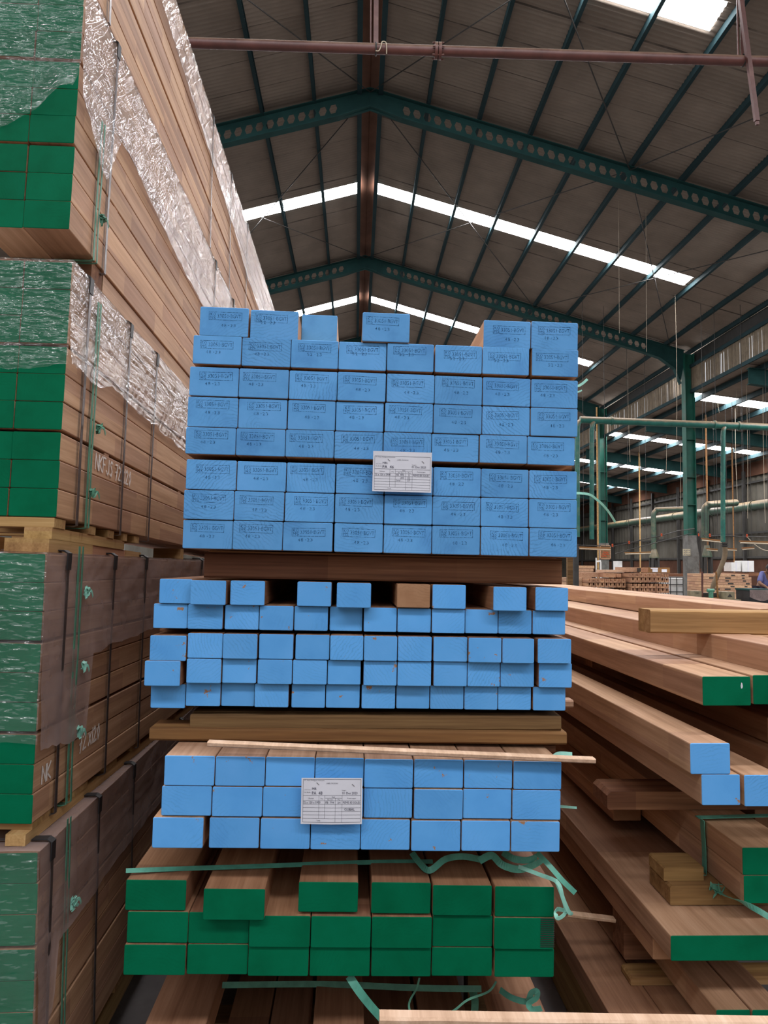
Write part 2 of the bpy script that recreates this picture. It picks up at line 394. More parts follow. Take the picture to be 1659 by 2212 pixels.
# ------------------------------------------------------------ the shed
RX = .162; ZR = 9.015+EYE.z; SL = .28; EAVE = 9.5; Y0, Y1 = -9.0, 60.0
def zr(x): return ZR-SL*abs(x-RX)
mb = MB(); mb.box((-9.6, Y0, -.12), (16.6, Y1, 0)); struct(mb.build('floor', 'floor'))
SKY_Y = [2.27+8.05*k for k in range(-1, 7)]; SW = .58
def corrugated(mb, y0, y1, xa, xb, lift=.10, pitch=.10, amp=.013, zf=zr):
    n = max(1, int(round((y1-y0)/pitch*4))); vs = []; fs = []
    for i in range(n+1):
        y = y0+(y1-y0)*i/n
        lap = .010 if int(math.floor(y/.82)) % 2 else 0
        dz = amp*math.sin(2*math.pi*y/pitch)+lap
        vs += [(xa, y, zf(xa)+lift+dz), (xb, y, zf(xb)+lift+dz)]
    for i in range(n): fs.append((2*i, 2*i+1, 2*i+3, 2*i+2))
    mb.add(vs, fs, 0, True)
def xr_end(side, k):
    if side > 0: return RX+(4.85 if k == 2 else 7.8)
    return RX-7.8
for side, nm in ((1, 'right'), (-1, 'left')):
    mb = MB(); y = Y0; xe = RX+side*9.95; xi = RX+side*.16
    for k, s in enumerate(SKY_Y):
        corrugated(mb, y, s, xi, xe); xx = xr_end(side, k)
        corrugated(mb, s, s+SW, xx, xe); y = s+SW
    corrugated(mb, y, Y1, xi, xe)
    o = struct(mb.build('ceiling', 'roof')); o['label'] = 'corrugated grey-brown roof slope on the %s' % nm
mb = MB()
mb.bar((RX-.12, Y0, ZR+.13), (RX-.12, Y1, ZR+.13), (.26, 0, -.073), (0, 0, .006)); mb.bar((RX+.12, Y0, ZR+.13), (RX+.12, Y1, ZR+.13), (.26, 0, .073), (0, 0, .006))
struct(mb.build('ceiling_trim', 'wall_brown'))
wi = 0
def skylight(xa, xb, y, zf, lift):
    global wi
    wi += 1; mb = MB(); n = 24; vs = []; fs = []
    for i in range(n+1):
        yy = y+SW*i/n; dz = .013*math.sin(2*math.pi*yy/.10)
        vs += [(xa, yy, zf(xa)+lift+dz), (xb, yy, zf(xb)+lift+dz)]
    for i in range(n): fs.append((2*i, 2*i+1, 2*i+3, 2*i+2))
    mb.add(vs, fs, 0, True); struct(mb.build('window_%d' % wi, 'skylight'))
for k, s in enumerate(SKY_Y):
    for side in (1, -1): skylight(RX+side*.24, xr_end(side, k), s, zr, .10)

# portal frames
FR = [6.4+8.2*k for k in range(-1, 7)]
def rafter(y, side):
    """castellated rafter: web with six-sided openings, two flanges, solid ends"""
    root = empty('roof_rafter', (RX, y, ZR)); mb = MB(); dep = .40
    cs, sn = 1/math.hypot(1, SL), SL/math.hypot(1, SL)
    def P(t, q, yy=0): return (side*(t*cs), yy, -t*sn-.022-q)       # t along the slope, q down from the purlin line (vertical)
    T = 9.75; pitch = .205; t0 = .62; n = int((T-1.0-t0)/pitch)
    def quad(a, b, q0, q1): mb.add([P(a, q0), P(b, q0), P(b, q1), P(a, q1)], [(0, 1, 2, 3)])
    quad(0, t0, 0, dep); te = t0+n*pitch; quad(te, T, 0, dep)
    for i in range(n):
        a = t0+i*pitch; b = a+pitch; c = (a+b)/2; m_ = dep/2
        hx = [(c-.078, m_), (c-.042, m_-.085), (c+.042, m_-.085), (c+.078, m_), (c+.042, m_+.085), (c-.042, m_+.085)]
        ou = [(a, m_), (a, 0), (b, 0), (b, m_), (b, dep), (a, dep)]
        mb.add([P(*q) for q in hx+ou], [(0, 1, 7, 6), (1, 2, 8, 7), (2, 3, 9, 8), (3, 4, 10, 9), (4, 5, 11, 10), (5, 0, 6, 11)])
    web = mb.build('web', 'teal', root)
    md = web.modifiers.new('t', 'SOLIDIFY'); md.thickness = .012; md.offset = 0
    mb = MB()
    mb.bar(P(0, 0), P(T, 0), (0, .18, 0), (0, 0, .016)); mb.build('top_flange', 'teal', root)
    mb = MB(); pts = [P(0, dep-.05), P(.30, dep-.03), P(.62, dep), P(T-1.3, dep), P(T-.75, dep+.03), P(T-.30, dep+.22), P(T-.12, dep+.62)]
    mb.ribbon(pts, (0, .18, 0), .016); mb.build('bottom_flange', 'teal', root)
    mb = MB(); mb.add([P(T-1.3, dep), P(T-.75, dep+.03), P(T-.30, dep+.22), P(T-.12, dep+.62), P(T, dep)], [(0, 1, 4), (1, 2, 4), (2, 3, 4)])
    mb.build('haunch_plate', 'teal', root)
    return root
FN = ['behind the camera', 'over the red pipe', 'nearest in view, above the big skylight strip', 'crossing behind the nearest skylight strip',
      'third from the camera in view', 'far down the shed', 'near the far end wall', 'last before the far end wall']
for k, y in enumerate(FR):
    for side, nm in ((1, 'right'), (-1, 'left')):
        tag(rafter(y, side), 'teal perforated steel rafter on the %s slope, %s' % (nm, FN[k]), 'rafter', 'castellated roof rafters')
# purlins and ridge
offs = [1.08+.972*k for k in range(9)]+[9.6]
PN = ['nearest the ridge'] + ['%s down from the ridge' % ORD[k] for k in range(2, 11)]
for side, nm in ((1, 'right'), (-1, 'left')):
    for k, of in enumerate(offs):
        x = RX+side*of; z = zr(x); mb = MB()
        mb.bar((0, Y0, .045), (0, Y1, .045), (.008, 0, 0), (0, 0, .12)); mb.bar((.028, Y0, -.015), (.028, Y1, -.015), (.064, 0, 0), (0, 0, .006)); mb.bar((.028, Y0, .103), (.028, Y1, .103), (.064, 0, 0), (0, 0, .006))
        o = mb.build('roof_purlin', 'purlin'); o.location = (x, 0, z)
        tag(o, 'long dark steel purlin under the %s roof slope, %s' % (nm, PN[k]), 'purlin', 'roof purlins')
for s_, nm in ((-.2, 'left'), (.2, 'right')):
    mb = MB(); mb.bar((0, Y0, .02), (0, Y1, .02), (.01, 0, 0), (0, 0, .11)); mb.bar((0, Y0, -.06), (0, Y1, -.06), (.09, 0, 0), (0, 0, .008))
    o = mb.build('ridge_purlin', 'purlin'); o.location = (RX+s_, 0, zr(RX+s_)); tag(o, 'dark ridge purlin on the %s of the roof peak' % nm, 'purlin')
# diagonal brace rods
bi = 0
for f in (1, 2, 4):
    ya, yb = FR[f], FR[f+1]
    for xa, xb, nm in ((RX-4.97, RX, 'left, rising to the peak'), (RX, RX-4.97, 'left, falling from the peak'), (RX, RX+4.97, 'right, falling from the peak'), (RX+4.97, RX, 'right, rising to the peak'), (RX+9.0, RX+4.97, 'far right, rising'), (RX+4.97, RX+9.0, 'far right, falling')):
        mb = MB(); mb.tube([(xa, ya, zr(xa)-.06), (xb, yb, zr(xb)-.06)], .011, 6)
        tag(mb.build('brace_rod', 'dark'), 'thin diagonal brace rod on the %s, %s roof bay' % (nm, ['', 'nearest', 'second', '', 'fourth'][f]), 'brace rod', 'roof brace rods')
# columns on concrete stubs
CX = 9.67
for k, y in enumerate(FR):
    if k < 1: continue
    for X, nm in ((CX, 'right'), (-9.1, 'left')):
        root = empty('steel_column', (X, y, 0)); mb = MB()
        mb.box((-.15, -.19, 0), (.17, .19, 2.42)); mb.build('concrete_stub', 'concrete', root)
        mb = MB(); mb.box((-.14, -.14, 2.42), (-.125, .14, 7.75)); mb.box((.125, -.14, 2.42), (.14, .14, 7.75)); mb.box((-.125, -.006, 2.42), (.125, .006, 7.75))
        for z in (3.3, 4.1, 5.2): mb.box((-.125, -.13, z), (.125, .13, z+.012))
        mb.build('steel_shaft', 'col_green', root)
        if nm == 'right': lb = 'green steel column on a tall concrete stub, right side, %s' % ['', 'out of frame beside the camera', 'just outside the frame on the right', 'nearest in view', 'beside the red-lettered board', 'behind the blue stack', 'far down the hall', 'by the end wall'][k]
        else: lb = 'steel column on the left side behind the wrapped stack, %s from the camera' % ORD[k]
        tag(root, lb, 'column')
# eave louvre between the high roof and the side bay
root = empty('eave_louvre', (CX+.1, 0, 0)); mb = MB(); y = 9.0
random.seed(3); i = 0
while y < 52:
    ww = .03+random.random()*.03; mb.box((-.008+random.uniform(-.012, .012), y, 6.64), (.008, y+ww, 7.38)); y += ww+.012+random.random()*.022
mb.build('slat', 'slat', root)['kind'] = 'stuff'
for z in (6.64, 7.38):
    mb = MB(); mb.box((-.05, 9, z-.05), (-.01, 52, z+.05)); mb.build('rail', 'purlin', root)
tag(root, 'long band of vertical louvre slats below the right eave', 'louvre')
# side bay roof, walls
def zs(x): return 5.1+EYE.z-.12*(x-9.8)
SB = [8.8+7.1*k for k in range(0, 6)]
mb = MB(); y = Y0
for s in SB:
    corrugated(mb, y, s, CX+.2, 16.3, zf=zs); corrugated(mb, s, s+.8, 15.6, 16.3, zf=zs); y = s+.8
corrugated(mb, y, Y1, CX+.2, 16.3, zf=zs)
o = struct(mb.build('ceiling', 'roof')); o['label'] = 'low corrugated roof over the side bay on the right'
for s in SB:
    wi += 1; mb = MB()
    mb.add([(CX+.2, s, zs(CX+.2)+.1), (15.6, s, zs(15.6)+.1), (15.6, s+.8, zs(15.6)+.1), (CX+.2, s+.8, zs(CX+.2)+.1)], [(0, 1, 2, 3)])
    struct(mb.build('window_%d' % wi, 'skylight'))
for k in range(6):
    x = CX+.5+1.08*k; mb = MB(); mb.bar((0, Y0, 0), (0, Y1, 0), (.07, 0, 0), (0, 0, .14)); o = mb.build('roof_purlin', 'purlin'); o.location = (x, 0, zs(x))
    tag(o, 'dark purlin under the low side-bay roof, %s from the columns' % ORD[k+1], 'purlin', 'side bay purlins')
for k, y in enumerate(FR):
    if k < 2: continue
    y = SB[0]+3.6+7.1*(k-2)
    mb = MB(); a, b = V((CX+.14, y, zs(CX)-.28)), V((16.15, y, zs(16.15)-.28))
    mb.bar(a, b, (0, .012, 0), (0, 0, .40)); mb.bar(a+V((0, 0, .2)), b+V((0, 0, .2)), (0, .18, 0), (0, 0, .014)); mb.bar(a-V((0, 0, .2)), b-V((0, 0, .2)), (0, .18, 0), (0, 0, .014))
    tag(mb.build('side_bay_rafter', 'teal'), 'solid teal side-bay rafter, %s from the camera' % ORD[k-1], 'rafter', 'side bay rafters')
WX = 16.2
mb = MB(); n = int((Y1-Y0)/.25*2); vs = []; fs = []
for i in range(n+1):
    y = Y0+(Y1-Y0)*i/n; dx = .02*(1 if (i//2) % 2 else -1); vs += [(WX+dx, y, 0), (WX+dx, y, 5.95)]
for i in range(n): fs.append((2*i, 2*i+1, 2*i+3, 2*i+2))
mb.add(vs, fs); struct(mb.build('wall_right', 'wall'))
mb = MB(); mb.box((WX-.10, Y0, 5.25), (WX-.05, Y1, 5.80)); struct(mb.build('trim_1', 'wall_brown'))
mb = MB(); mb.box((WX-.06, Y0, 0), (WX-.03, Y1, 1.85)); struct(mb.build('trim_2', 'wall_brown'))
for k, z in enumerate((1.9, 2.9, 3.9, 4.95)):
    mb = MB(); mb.box((WX-.13, Y0, z), (WX-.05, Y1, z+.08)); tag(mb.build('wall_girt', 'dark'), 'dark horizontal girt on the right side wall, %s up from the floor' % ORD[k+1], 'girt', 'side wall girts')
for k in range(14):
    y = 12+3.4*k; mb = MB(); mb.box((WX-.22, y, 0), (WX-.10, y+.12, 5.5)); tag(mb.build('wall_post', 'dark'), 'slim dark wall post along the right side wall', 'post', 'side wall posts')
mb = MB(); mb.box((-9.6, Y1, 0), (WX, Y1+.1, 10.6)); struct(mb.build('wall_far', 'wall'))
mb = MB(); mb.box((-9.7, Y0, 0), (-9.55, Y1, 7.2)); struct(mb.build('wall_left', 'wall'))
mb = MB(); mb.box((-9.6, Y0-.1, 0), (WX, Y0, 3.9)); struct(mb.build('light_blocker_near', 'wall'))  # unseen wall added behind the camera to shade the lower stacks
mb = MB(); mb.box((9.86, Y0, 7.33), (9.90, Y1, 7.80)); struct(mb.build('eave_shade_panel', 'dark'))  # added to close the bright sky gap; dark colour stands for purlin and shadow

# red pipe slung across the shed
PY = 8.0; a, b = at(395, 92, PY), at(1720, 135, PY)
root = empty('sprinkler_pipe', a); d = b-a
mb = MB(); mb.tube([d*(-.35), d*1.25], .054, 16); mb.build('pipe', 'rust_pipe', root)
p = at(946, 110, PY)-a; dn = d.normalized(); mb = MB(); mb.tube([p-dn*.035, p-dn*.004], .085, 16); mb.tube([p+dn*.004, p+dn*.035], .085, 16)
for k in range(6):
    q = math.pi*k/3; o_ = V((0, math.cos(q), math.sin(q)))*.075; mb.tube([p+o_-dn*.06, p+o_+dn*.06], .010, 6)
mb.build('flange_joint', 'rust_pipe', root)
tag(root, 'rust red pipe slung across the shed under the roof', 'pipe')
for u, v, uu, nm in ((812, 106, 812, 'over the ridge line'), (1606, 130, 1596, 'at the right of the picture')):
    p = at(u, v, PY); q = V((p.x+(-.02 if nm[0] == 'o' else .0), PY, zr(p.x)+.02)); root = empty('pipe_hanger', p); mb = MB()
    mb.bar((0, 0, .05), q-p, (.05, 0, 0), (0, .006, 0)); mb.bar((-.055, 0, .05), q-p+V((-.055, 0, 0)), (.014, 0, 0), (0, .014, 0)); mb.build('drop_bar', 'rust_pipe', root)
    mb = MB(); mb.tube([V((0, .062*math.cos(t), .062*math.sin(t))) for t in [2*math.pi*k/16 for k in range(17)]], .008, 6, caps=False); mb.build('clamp_ring', 'dark', root)
    tag(root, 'steel hanger holding the red pipe, %s' % nm, 'hanger')
p, q = at(1600, 0, PY-.08), at(1635, 262, PY-.08); mb = MB(); mb.bar(p-(q-p)*.6, q, (.045, 0, 0), (0, .045, 0)); mb.bar(q, q+(q-p)*.03, (.03, 0, 0), (0, .03, 0))
tag(mb.build('angle_bar', 'rust_pipe'), 'loose brown angle bar hanging down past the red pipe', 'bar')
p = at(822, 107, PY); mb = MB(); mb.tube(smooth_path([p+V((-.05, -.06, -.055)), p+V((-.02, -.068, -.06)), p+V((.0, -.07, -.02)), p+V((.015, -.05, .05)), p+V((.05, -.04, .055)), p+V((.06, -.065, 0)), p+V((.062, -.05, -.08))]), .006, 6)
tag(mb.build('twine_loop', 'twine'), 'pale twine looped round the red pipe', 'twine')

# ------------------------------------------------------------ the blue and green stack in the middle
VP = (757.0, 1221.0)
random.seed(11)
def stamp_mesh(num):
    mb = MB(); W_, H_ = .0815, .0205; t = .0009
    for a, b in (((0, 0), (W_, t)), ((0, H_-t), (W_, H_)), ((0, 0), (t, H_)), ((W_-t, 0), (W_, H_))):
        mb.add([(a[0]-W_/2, 0, a[1]), (b[0]-W_/2, 0, a[1]), (b[0]-W_/2, 0, b[1]), (a[0]-W_/2, 0, b[1])], [(0, 1, 2, 3)])
    for ch, cx, cz in (('K', .0035, .0108), ('O', .0105, .0108), ('M', .0035, .0020), ('S', .0105, .0020)):
        put_text(mb, ch, cx-W_/2, cz, .0058, .0076)
    put_text(mb, '33051', .0205-W_/2, .0058, .0265, .0098); put_text(mb, '-', .0492-W_/2, .0098, .0022, .0013)
    put_text(mb, 'BGVT', .0535-W_/2, .0058, .0255, .0098)
    nx = {'a': -.026, 'b': -.018, 'c': -.010}
    a, b = num[:2], num[2:4]
    dx = nx[num[4]]; dz = {'a': -.0125, 'b': -.014, 'c': -.017}[num[4]]
    if num[:2] == '52': dz += .0085 if num[4] == 'a' else .004
    for k, ch in enumerate(a): put_text(mb, ch, dx+k*.0075, dz, .0052, .0078)
    put_text(mb, '-', dx+.0178, dz+.0034, .0022, .0012)
    for k, ch in enumerate(b): put_text(mb, ch, dx+.0228+k*.0078, dz, .0052, .0078)
    return mb.mesh('ink_stamp', 'ink')
STAMP = {}
def add_stamp(o, wd, h, num):
    key = num+random.choice('abc')
    if key not in STAMP: STAMP[key] = stamp_mesh(key)
    s = bpy.data.objects.new('ink_stamp', STAMP[key]); col.objects.link(s); s.parent = o
    s.location = (random.uniform(-.011, .005), -.0004, h-random.uniform(.027, .034)); s.rotation_euler = (0, random.uniform(-.02, .025), 0)
    s['label'] = 'black ink stamp reading 33051-BGVT and %s-%s' % (num[:2], num[2:4])

def stack_rows(rows, depth, mats, place, stamps=None, ln=5.9, jit=.004, looks=None, dy=None, bm={}):
    for r, (xs, vt0, vt1, vb0, vb1) in enumerate(rows):
        ua, ub = xs[0][0], xs[-1][1]
        for i, x in enumerate(xs):
            x0, x1 = x[0], x[1]; lf = lambda a, b, u: a+(b-a)*(u-ua)/(ub-ua)
            d0 = sum(depth)/len(depth) if isinstance(depth, list) else depth
            dd = (depth[r]-d0 if isinstance(depth, list) else 0)+random.uniform(-jit, jit)+(dy or {}).get((r, i), 0)
            d = d0
            if abs(dd) > .06: d, dd = d0+dd, 0
            if len(x) == 4: vt = (x[2], x[2]+(vt1-vt0)*(x1-x0)/(ub-ua)); vb = (x[3], x[3]+(vb1-vb0)*(x1-x0)/(ub-ua))
            else: vt = (lf(vt0, vt1, x0), lf(vt0, vt1, x1)); vb = (lf(vb0, vb1, x0), lf(vb0, vb1, x1))
            mm = bm.get((r, i), mats)
            o, wd, h = timber_px(x0, x1, vt[0], vt[1], vb[0], vb[1], d, ln, VP, mm, gap=.0012)
            o.matrix_world = Matrix.Translation(vdir(*VP)*dd) @ o.matrix_world
            look = (looks or {}).get((r, i)); n = len(xs)
            num = None
            if stamps:
                num = stamps.get((r, i), stamps.get('all'))
                if num: add_stamp(o, wd, h, num)
            base = look or ('blue-ended timber stamped %s-%s' % (num[:2], num[2:]) if num else ('unstamped blue-ended timber' if mats[1] != 'green' else 'green-ended timber'))
            pos = 'leftmost' if i == 0 else 'rightmost' if i == n-1 else '%s from left' % ORD[i+1]
            rw = ('top row' if r == 0 else 'bottom row' if r == len(rows)-1 else '%s row' % ORD[r+1])
            tag(o, '%s, %s, %s of %s' % (base, pos, rw, place), 'timber', 'timbers of %s' % place)
def P2(b): return [(b[i], b[i+1]) for i in range(len(b)-1)]

T1 = [
 ([(430, 536, 661, 724.5), (539, 643.2, 667.2, 730.4), (650, 727.6, 678, 737.4), (781.2, 884, 675.2, 738), (1043.8, 1146.4, 689.8, 750.3), (1147, 1248.6, 692.6, 753)], 661, 694, 724, 755),
 ([(416, 520.5), (520.8, 627), (627.3, 730), (730.4, 834.3), (835, 936.5), (938.6, 1040.7), (1041, 1142.5), (1147.6, 1248.4)], 723.5, 756, 785.6, 815.3),
 ([(408, 514.5), (515, 622.6), (623.2, 727.6), (728, 832.5), (834.2, 937.4), (937.8, 1041), (1041.6, 1145.4), (1146.4, 1248)], 790.8, 821.6, 854, 882.8),
 ([(403.6, 513), (513.5, 619), (620.4, 723.6), (724.6, 828.4), (830.4, 934.6), (935.4, 1040.2), (1040.8, 1144.4), (1145.2, 1247.4)], 855.2, 883, 921, 944),
 ([(400, 508.6), (509, 615.6), (616, 720.8), (721.2, 826.8), (827.2, 931), (931.4, 1034), (1035, 1138), (1138.8, 1242.3)], 921.4, 944.4, 979.8, 1005.8),
 ([(401, 509.8), (510.2, 617), (618, 723.4), (724.8, 829.4), (830, 934.8), (935.2, 1038.4), (1038.8, 1142), (1142.8, 1247)], 991, 1017.4, 1056.4, 1079.2),
 ([(395.8, 504.4), (504.8, 613), (614, 721), (722.4, 828), (828.8, 933), (933.4, 1037.4), (1037.8, 1141.2), (1142, 1246.4)], 1056.8, 1079.6, 1120.8, 1141.6),
 ([(393.2, 501.8), (502.2, 609.8), (610.2, 718), (721, 826.6), (827.8, 932), (932.6, 1037.2), (1037.8, 1141.6), (1142.6, 1246.2)], 1121.2, 1142, 1184, 1204),
]
st = {'all': '4823', (0, 1): '5223', (0, 2): None}
for i in range(2, 8): st[(1, i)] = '5223'
stack_rows(T1, 1.96, ['wood_stack', 'blue'], 'the top bundle', st, dy={(0, 2): .12, (0, 3): -.004}, looks={(0, 2): 'blue-ended timber with a smudged blank face'})
T2 = [
 ([(342.5, 413.5, 1249, 1303), (414.5, 491, 1251.4, 1304.5), (497.6, 572.5, 1252.6, 1306), (641.4, 715.7, 1254.9, 1308.6), (726.7, 800.7, 1257, 1311), (856, 928.3, 1259.7, 1311.6), (932.5, 1005, 1261.3, 1314), (1061, 1132.7, 1265.6, 1317.6), (1154.5, 1226, 1267.2, 1318.4)], 1248.6, 1268, 1303, 1319),
 ([(328, 402.7), (403.4, 480), (483.7, 558.3), (559.2, 633.3), (634.2, 708), (710.8, 783), (785, 857), (858.2, 931.5), (932.2, 1004.2), (1005, 1077), (1077.6, 1150.6), (1152, 1223.8)], 1302.8, 1319.6, 1357.4, 1372),
 ([(324.6, 403.3, 1370.5, 1426), (405.4, 481.4), (482, 556.6), (559, 633.6), (637.6, 711.7), (712.4, 784.6), (785.2, 857), (858, 931.5), (934.8, 1008.4), (1009, 1080.4), (1081, 1149.6), (1157.8, 1230.4)], 1364.6, 1378.4, 1419.4, 1431.8),
 ([(314.5, 391.7, 1424.4, 1479), (402.7, 478), (478.6, 553.2), (556, 630.7), (631.6, 706), (706.7, 779), (784.4, 856.7), (857.6, 931), (935.8, 1008.8), (1009.4, 1080.6), (1081.2, 1154.5), (1163.6, 1236)], 1419.8, 1432, 1473.4, 1486),
 ([(318.8, 395.5, 1479.4, 1533), (397, 472.8), (473.6, 546.8), (547.4, 622), (627.8, 701.6), (702.6, 777), (780.5, 854.4), (856.4, 929.4), (930.2, 1004), (1005, 1078), (1078.8, 1151.8), (1154.8, 1226.5)], 1474, 1486.4, 1526.8, 1538.6),
]
stack_rows(T2, [1.985, 2.0, 1.985, 1.995, 2.015], ['wood', 'blue2'], 'the second bundle', jit=.006,
    dy={(0, 4): -.02, (0, 7): -.02, (0, 1): -.012, (0, 0): .01, (2, 9): -.012, (2, 10): -.012, (1, 5): .01, (3, 0): -.02},
    bm={(0, 5): ['wood', 'bare']}, looks={(0, 5): 'timber with a bare unpainted brown end'})
T3 = [
 ([(353.3, 462.4), (463.6, 571.4), (572, 678.6), (679.4, 785.2), (786, 891.8), (893.8, 1000.9), (1002.5, 1107.6), (1109, 1213.4)], 1630.7, 1645.2, 1696.3, 1706.4),
 ([(346.8, 455.5), (457, 565.6), (566.2, 675), (676, 784), (785, 890.4), (893.2, 999.4), (1000.2, 1105.8), (1106.6, 1211.5)], 1696.9, 1707.2, 1762, 1772),
 ([(328.5, 438.6), (450.6, 559), (561.4, 669), (670.2, 777.7), (778.4, 884.9), (887, 993.6), (995.8, 1101.4), (1102.6, 1208.2)], 1763.2, 1773.2, 1830, 1839.2),
]
stack_rows(T3, [1.87, 1.87, 1.865], ['wood_stack', 'blue2'], 'the third bundle')
T4 = [
 ([(268.3, 399.8, 1900.7, 1967.6), (442.5, 573.8, 1907, 1974.6), (643.6, 772.8, 1902, 1967.5), (800.7, 929.5, 1903.4, 1971.4), (933.2, 1061.2, 1908.5, 1974.8), (1067.6, 1196, 1912, 1978.4)], 1900.7, 1912.4, 1968, 1979),
 ([(271.6, 404), (404.6, 536.6), (537.6, 669.6), (670.8, 800), (801.4, 931.5), (933.5, 1064), (1065.5, 1195)], 1969.7, 1979.8, 2038, 2048.6),
 ([(266, 399.6), (401.8, 534), (534.8, 666), (668, 798.6), (801, 930.4), (932, 1063.4), (1067.6, 1197)], 2038.8, 2049.2, 2105.6, 2111.4),
]
stack_rows(T4, [1.90, 1.905, 1.905], ['wood', 'green'], 'the green bundle', dy={(0, 1): -.03, (1, 2): -.012, (1, 3): -.01, (1, 4): -.008, (1, 6): -.012, (0, 0): .004},
    looks={(1, 6): 'green-ended timber with a toothed finger-joint end'})
# finger-joint teeth on the right end of that timber
par = [o for o in bpy.data.objects if o.get('label', '').startswith('green-ended timber with a toothed')][0]
mb = MB()
for k in range(16): mb.box((.038, -.0016, .006+k*.0042), (.0705, -.0002, .0072+k*.0042))
mb.build('finger_joint_lines', 'dark', par)
# crumbs of bare wood on painted ends
# bearers and stickers of the middle stack
def px_board(u0, u1, vt0, vt1, vb0, vb1, d, th, mat, label, name='bearer_board', cat='bearer', cham=0, end=None):
    tl, tr, bl, br = at(u0, vt0, d), at(u1, vt1, d), at(u0, vb0, d), at(u1, vb1, d)
    ax = ((tr-tl)+(br-bl)); ln = ax.length/2; ax.normalize(); ay = V((0, 1, 0)); ay = (ay-ax*ay.dot(ax)).normalized(); az = ax.cross(ay)
    h = ((tl-bl).length+(tr-br).length)/2
    # built lengthwise along local X with slightly worn edges
    mb = MB(); n = 14; r = min(.004, h*.2); vs = []
    prof = lambda e: [(0, r+e), (r, e*.5), (th-r, 0), (th, r), (th, h-r), (th-r, h), (r, h-e*.5), (0, h-r-e)]
    for i in range(n+1):
        x = ln*i/n; e = random.uniform(0, .0016) if h > .02 else 0
        vs += [(x, y_, z_) for y_, z_ in prof(e)]
    fs = [(8*i+k, 8*i+(k+1) % 8, 8*i+8+(k+1) % 8, 8*i+8+k) for i in range(n) for k in range(8)]
    mb.add(vs, [tuple(reversed(f)) for f in fs]); mb.add(vs[:8], [tuple(range(7, -1, -1))][::-1], 0); mb.add(vs[-8:], [tuple(range(8))], 0)
    o = mb.build(name, mat); o.matrix_world = frame(bl, ax, ay, az); tag(o, label, cat); bmx = bmesh.new(); bmx.from_mesh(o.data); bmesh.ops.recalc_face_normals(bmx, faces=bmx.faces); bmx.to_mesh(o.data); bmx.free(); return o
px_board(440, 1213, 1193, 1208, 1248, 1263.5, 2.04, .09, 'bearer', 'dark brown finger-jointed bearer between the top and second blue bundles')
px_board(452, 1213, 1186.5, 1206.2, 1192.4, 1207.6, 2.03, .10, 'bearer_o', 'thin orange-brown packing board on the dark bearer under the stamped bundle')
px_board(410, 1212, 1547, 1547, 1577, 1582, 2.02, .10, 'bearer_y', 'yellow weathered bearer under the second blue bundle')
px_board(418, 1200, 1531, 1541, 1546.5, 1546.5, 2.06, .10, 'bearer_y', 'dark packing board directly beneath the second blue bundle')
px_board(322, 1224, 1570, 1582.5, 1600, 1607, 2.0, .11, 'bearer_o', 'orange bearer with a worn left end, sticking out under the yellow bearer')
px_board(420, 1200, 1601, 1607.5, 1618, 1625, 2.05, .09, 'bearer', 'dark packing board on top of the third blue bundle')
px_board(447, 1287, 1605, 1640, 1613, 1652, 1.84, .028, 'wood_pale', 'thin loose stick lying across the top of the third bundle', 'loose_stick', 'stick')
for (u0, u1, a, b, c_, e, d, lb) in ((430, 1240, 786.5, 816, 791, 821, 2.10, 'thin sticker between the second and third rows of the top bundle'),
      (425, 1235, 981, 1006.5, 990.5, 1016.5, 2.08, 'thin sticker between the fifth and sixth rows of the top bundle'),
      (345, 1215, 1358, 1372.4, 1364, 1377.6, 2.12, 'thin sticker in the gap of the second bundle')):
    px_board(u0, u1, a, b, c_, e, d, .04, 'bearer', lb, 'sticker', 'sticker')
# bearers under third bundle and under green bundle, set well back
for (xa, xb, y, z0, z1, lb) in ((-.50, .48, 2.45, -.722, -.662, 'dark bearer lying on the green bundle, deep under the third bundle'),
      (-.52, .50, 2.36, -1.042, -.965, 'upper dark bearer deep under the green bundle'), (-.55, .50, 2.38, -1.113, -1.043, 'lower dark bearer deep under the green bundle')):
    mb = MB(); mb.box((xa, 0, 0), (xb, .09, z1-z0)); o = mb.build('bearer_board', 'bearer'); o.location = (0, y, z0+EYE.z); tag(o, lb, 'bearer')
# brown timbers at the very bottom
bot = [(-.497, .148, -1.115, 1.90, 'brown timber under the green bundle, leftmost of the three near the floor'), (-.09, .124, -1.115, 1.90, 'brown timber under the green bundle, middle one near the floor'),
       (.367, .124, -1.115, 1.90, 'brown timber under the green bundle, rightmost of the three near the floor'),
       (-.345, .115, -1.30, 1.95, 'dark recessed timber at floor level, left of the bottom middle timber'), (-.225, .11, -1.30, 1.95, 'dark recessed timber at floor level, touching the bottom middle timber'), (.04, .15, -1.30, 1.97, 'dark recessed timber at floor level, right of the bottom middle timber'), (.20, .14, -1.30, 1.97, 'dark recessed timber at floor level, beside the bottom right timber')]
ayv = vdir(*VP); axv = ayv.cross(V((0, 0, 1))).normalized(); azv = axv.cross(ayv)
for x, wd, zt, y, lb in bot:
    o = timber(V((x+wd/2, y, EYE.z+zt-.072)), axv, ayv, azv, wd, .072, 5.9, ['wood', 'green']); tag(o, lb, 'timber')
for x in (-.5, -.06, .38):
    for y in (2.6, 4.6, 6.6):
        pass
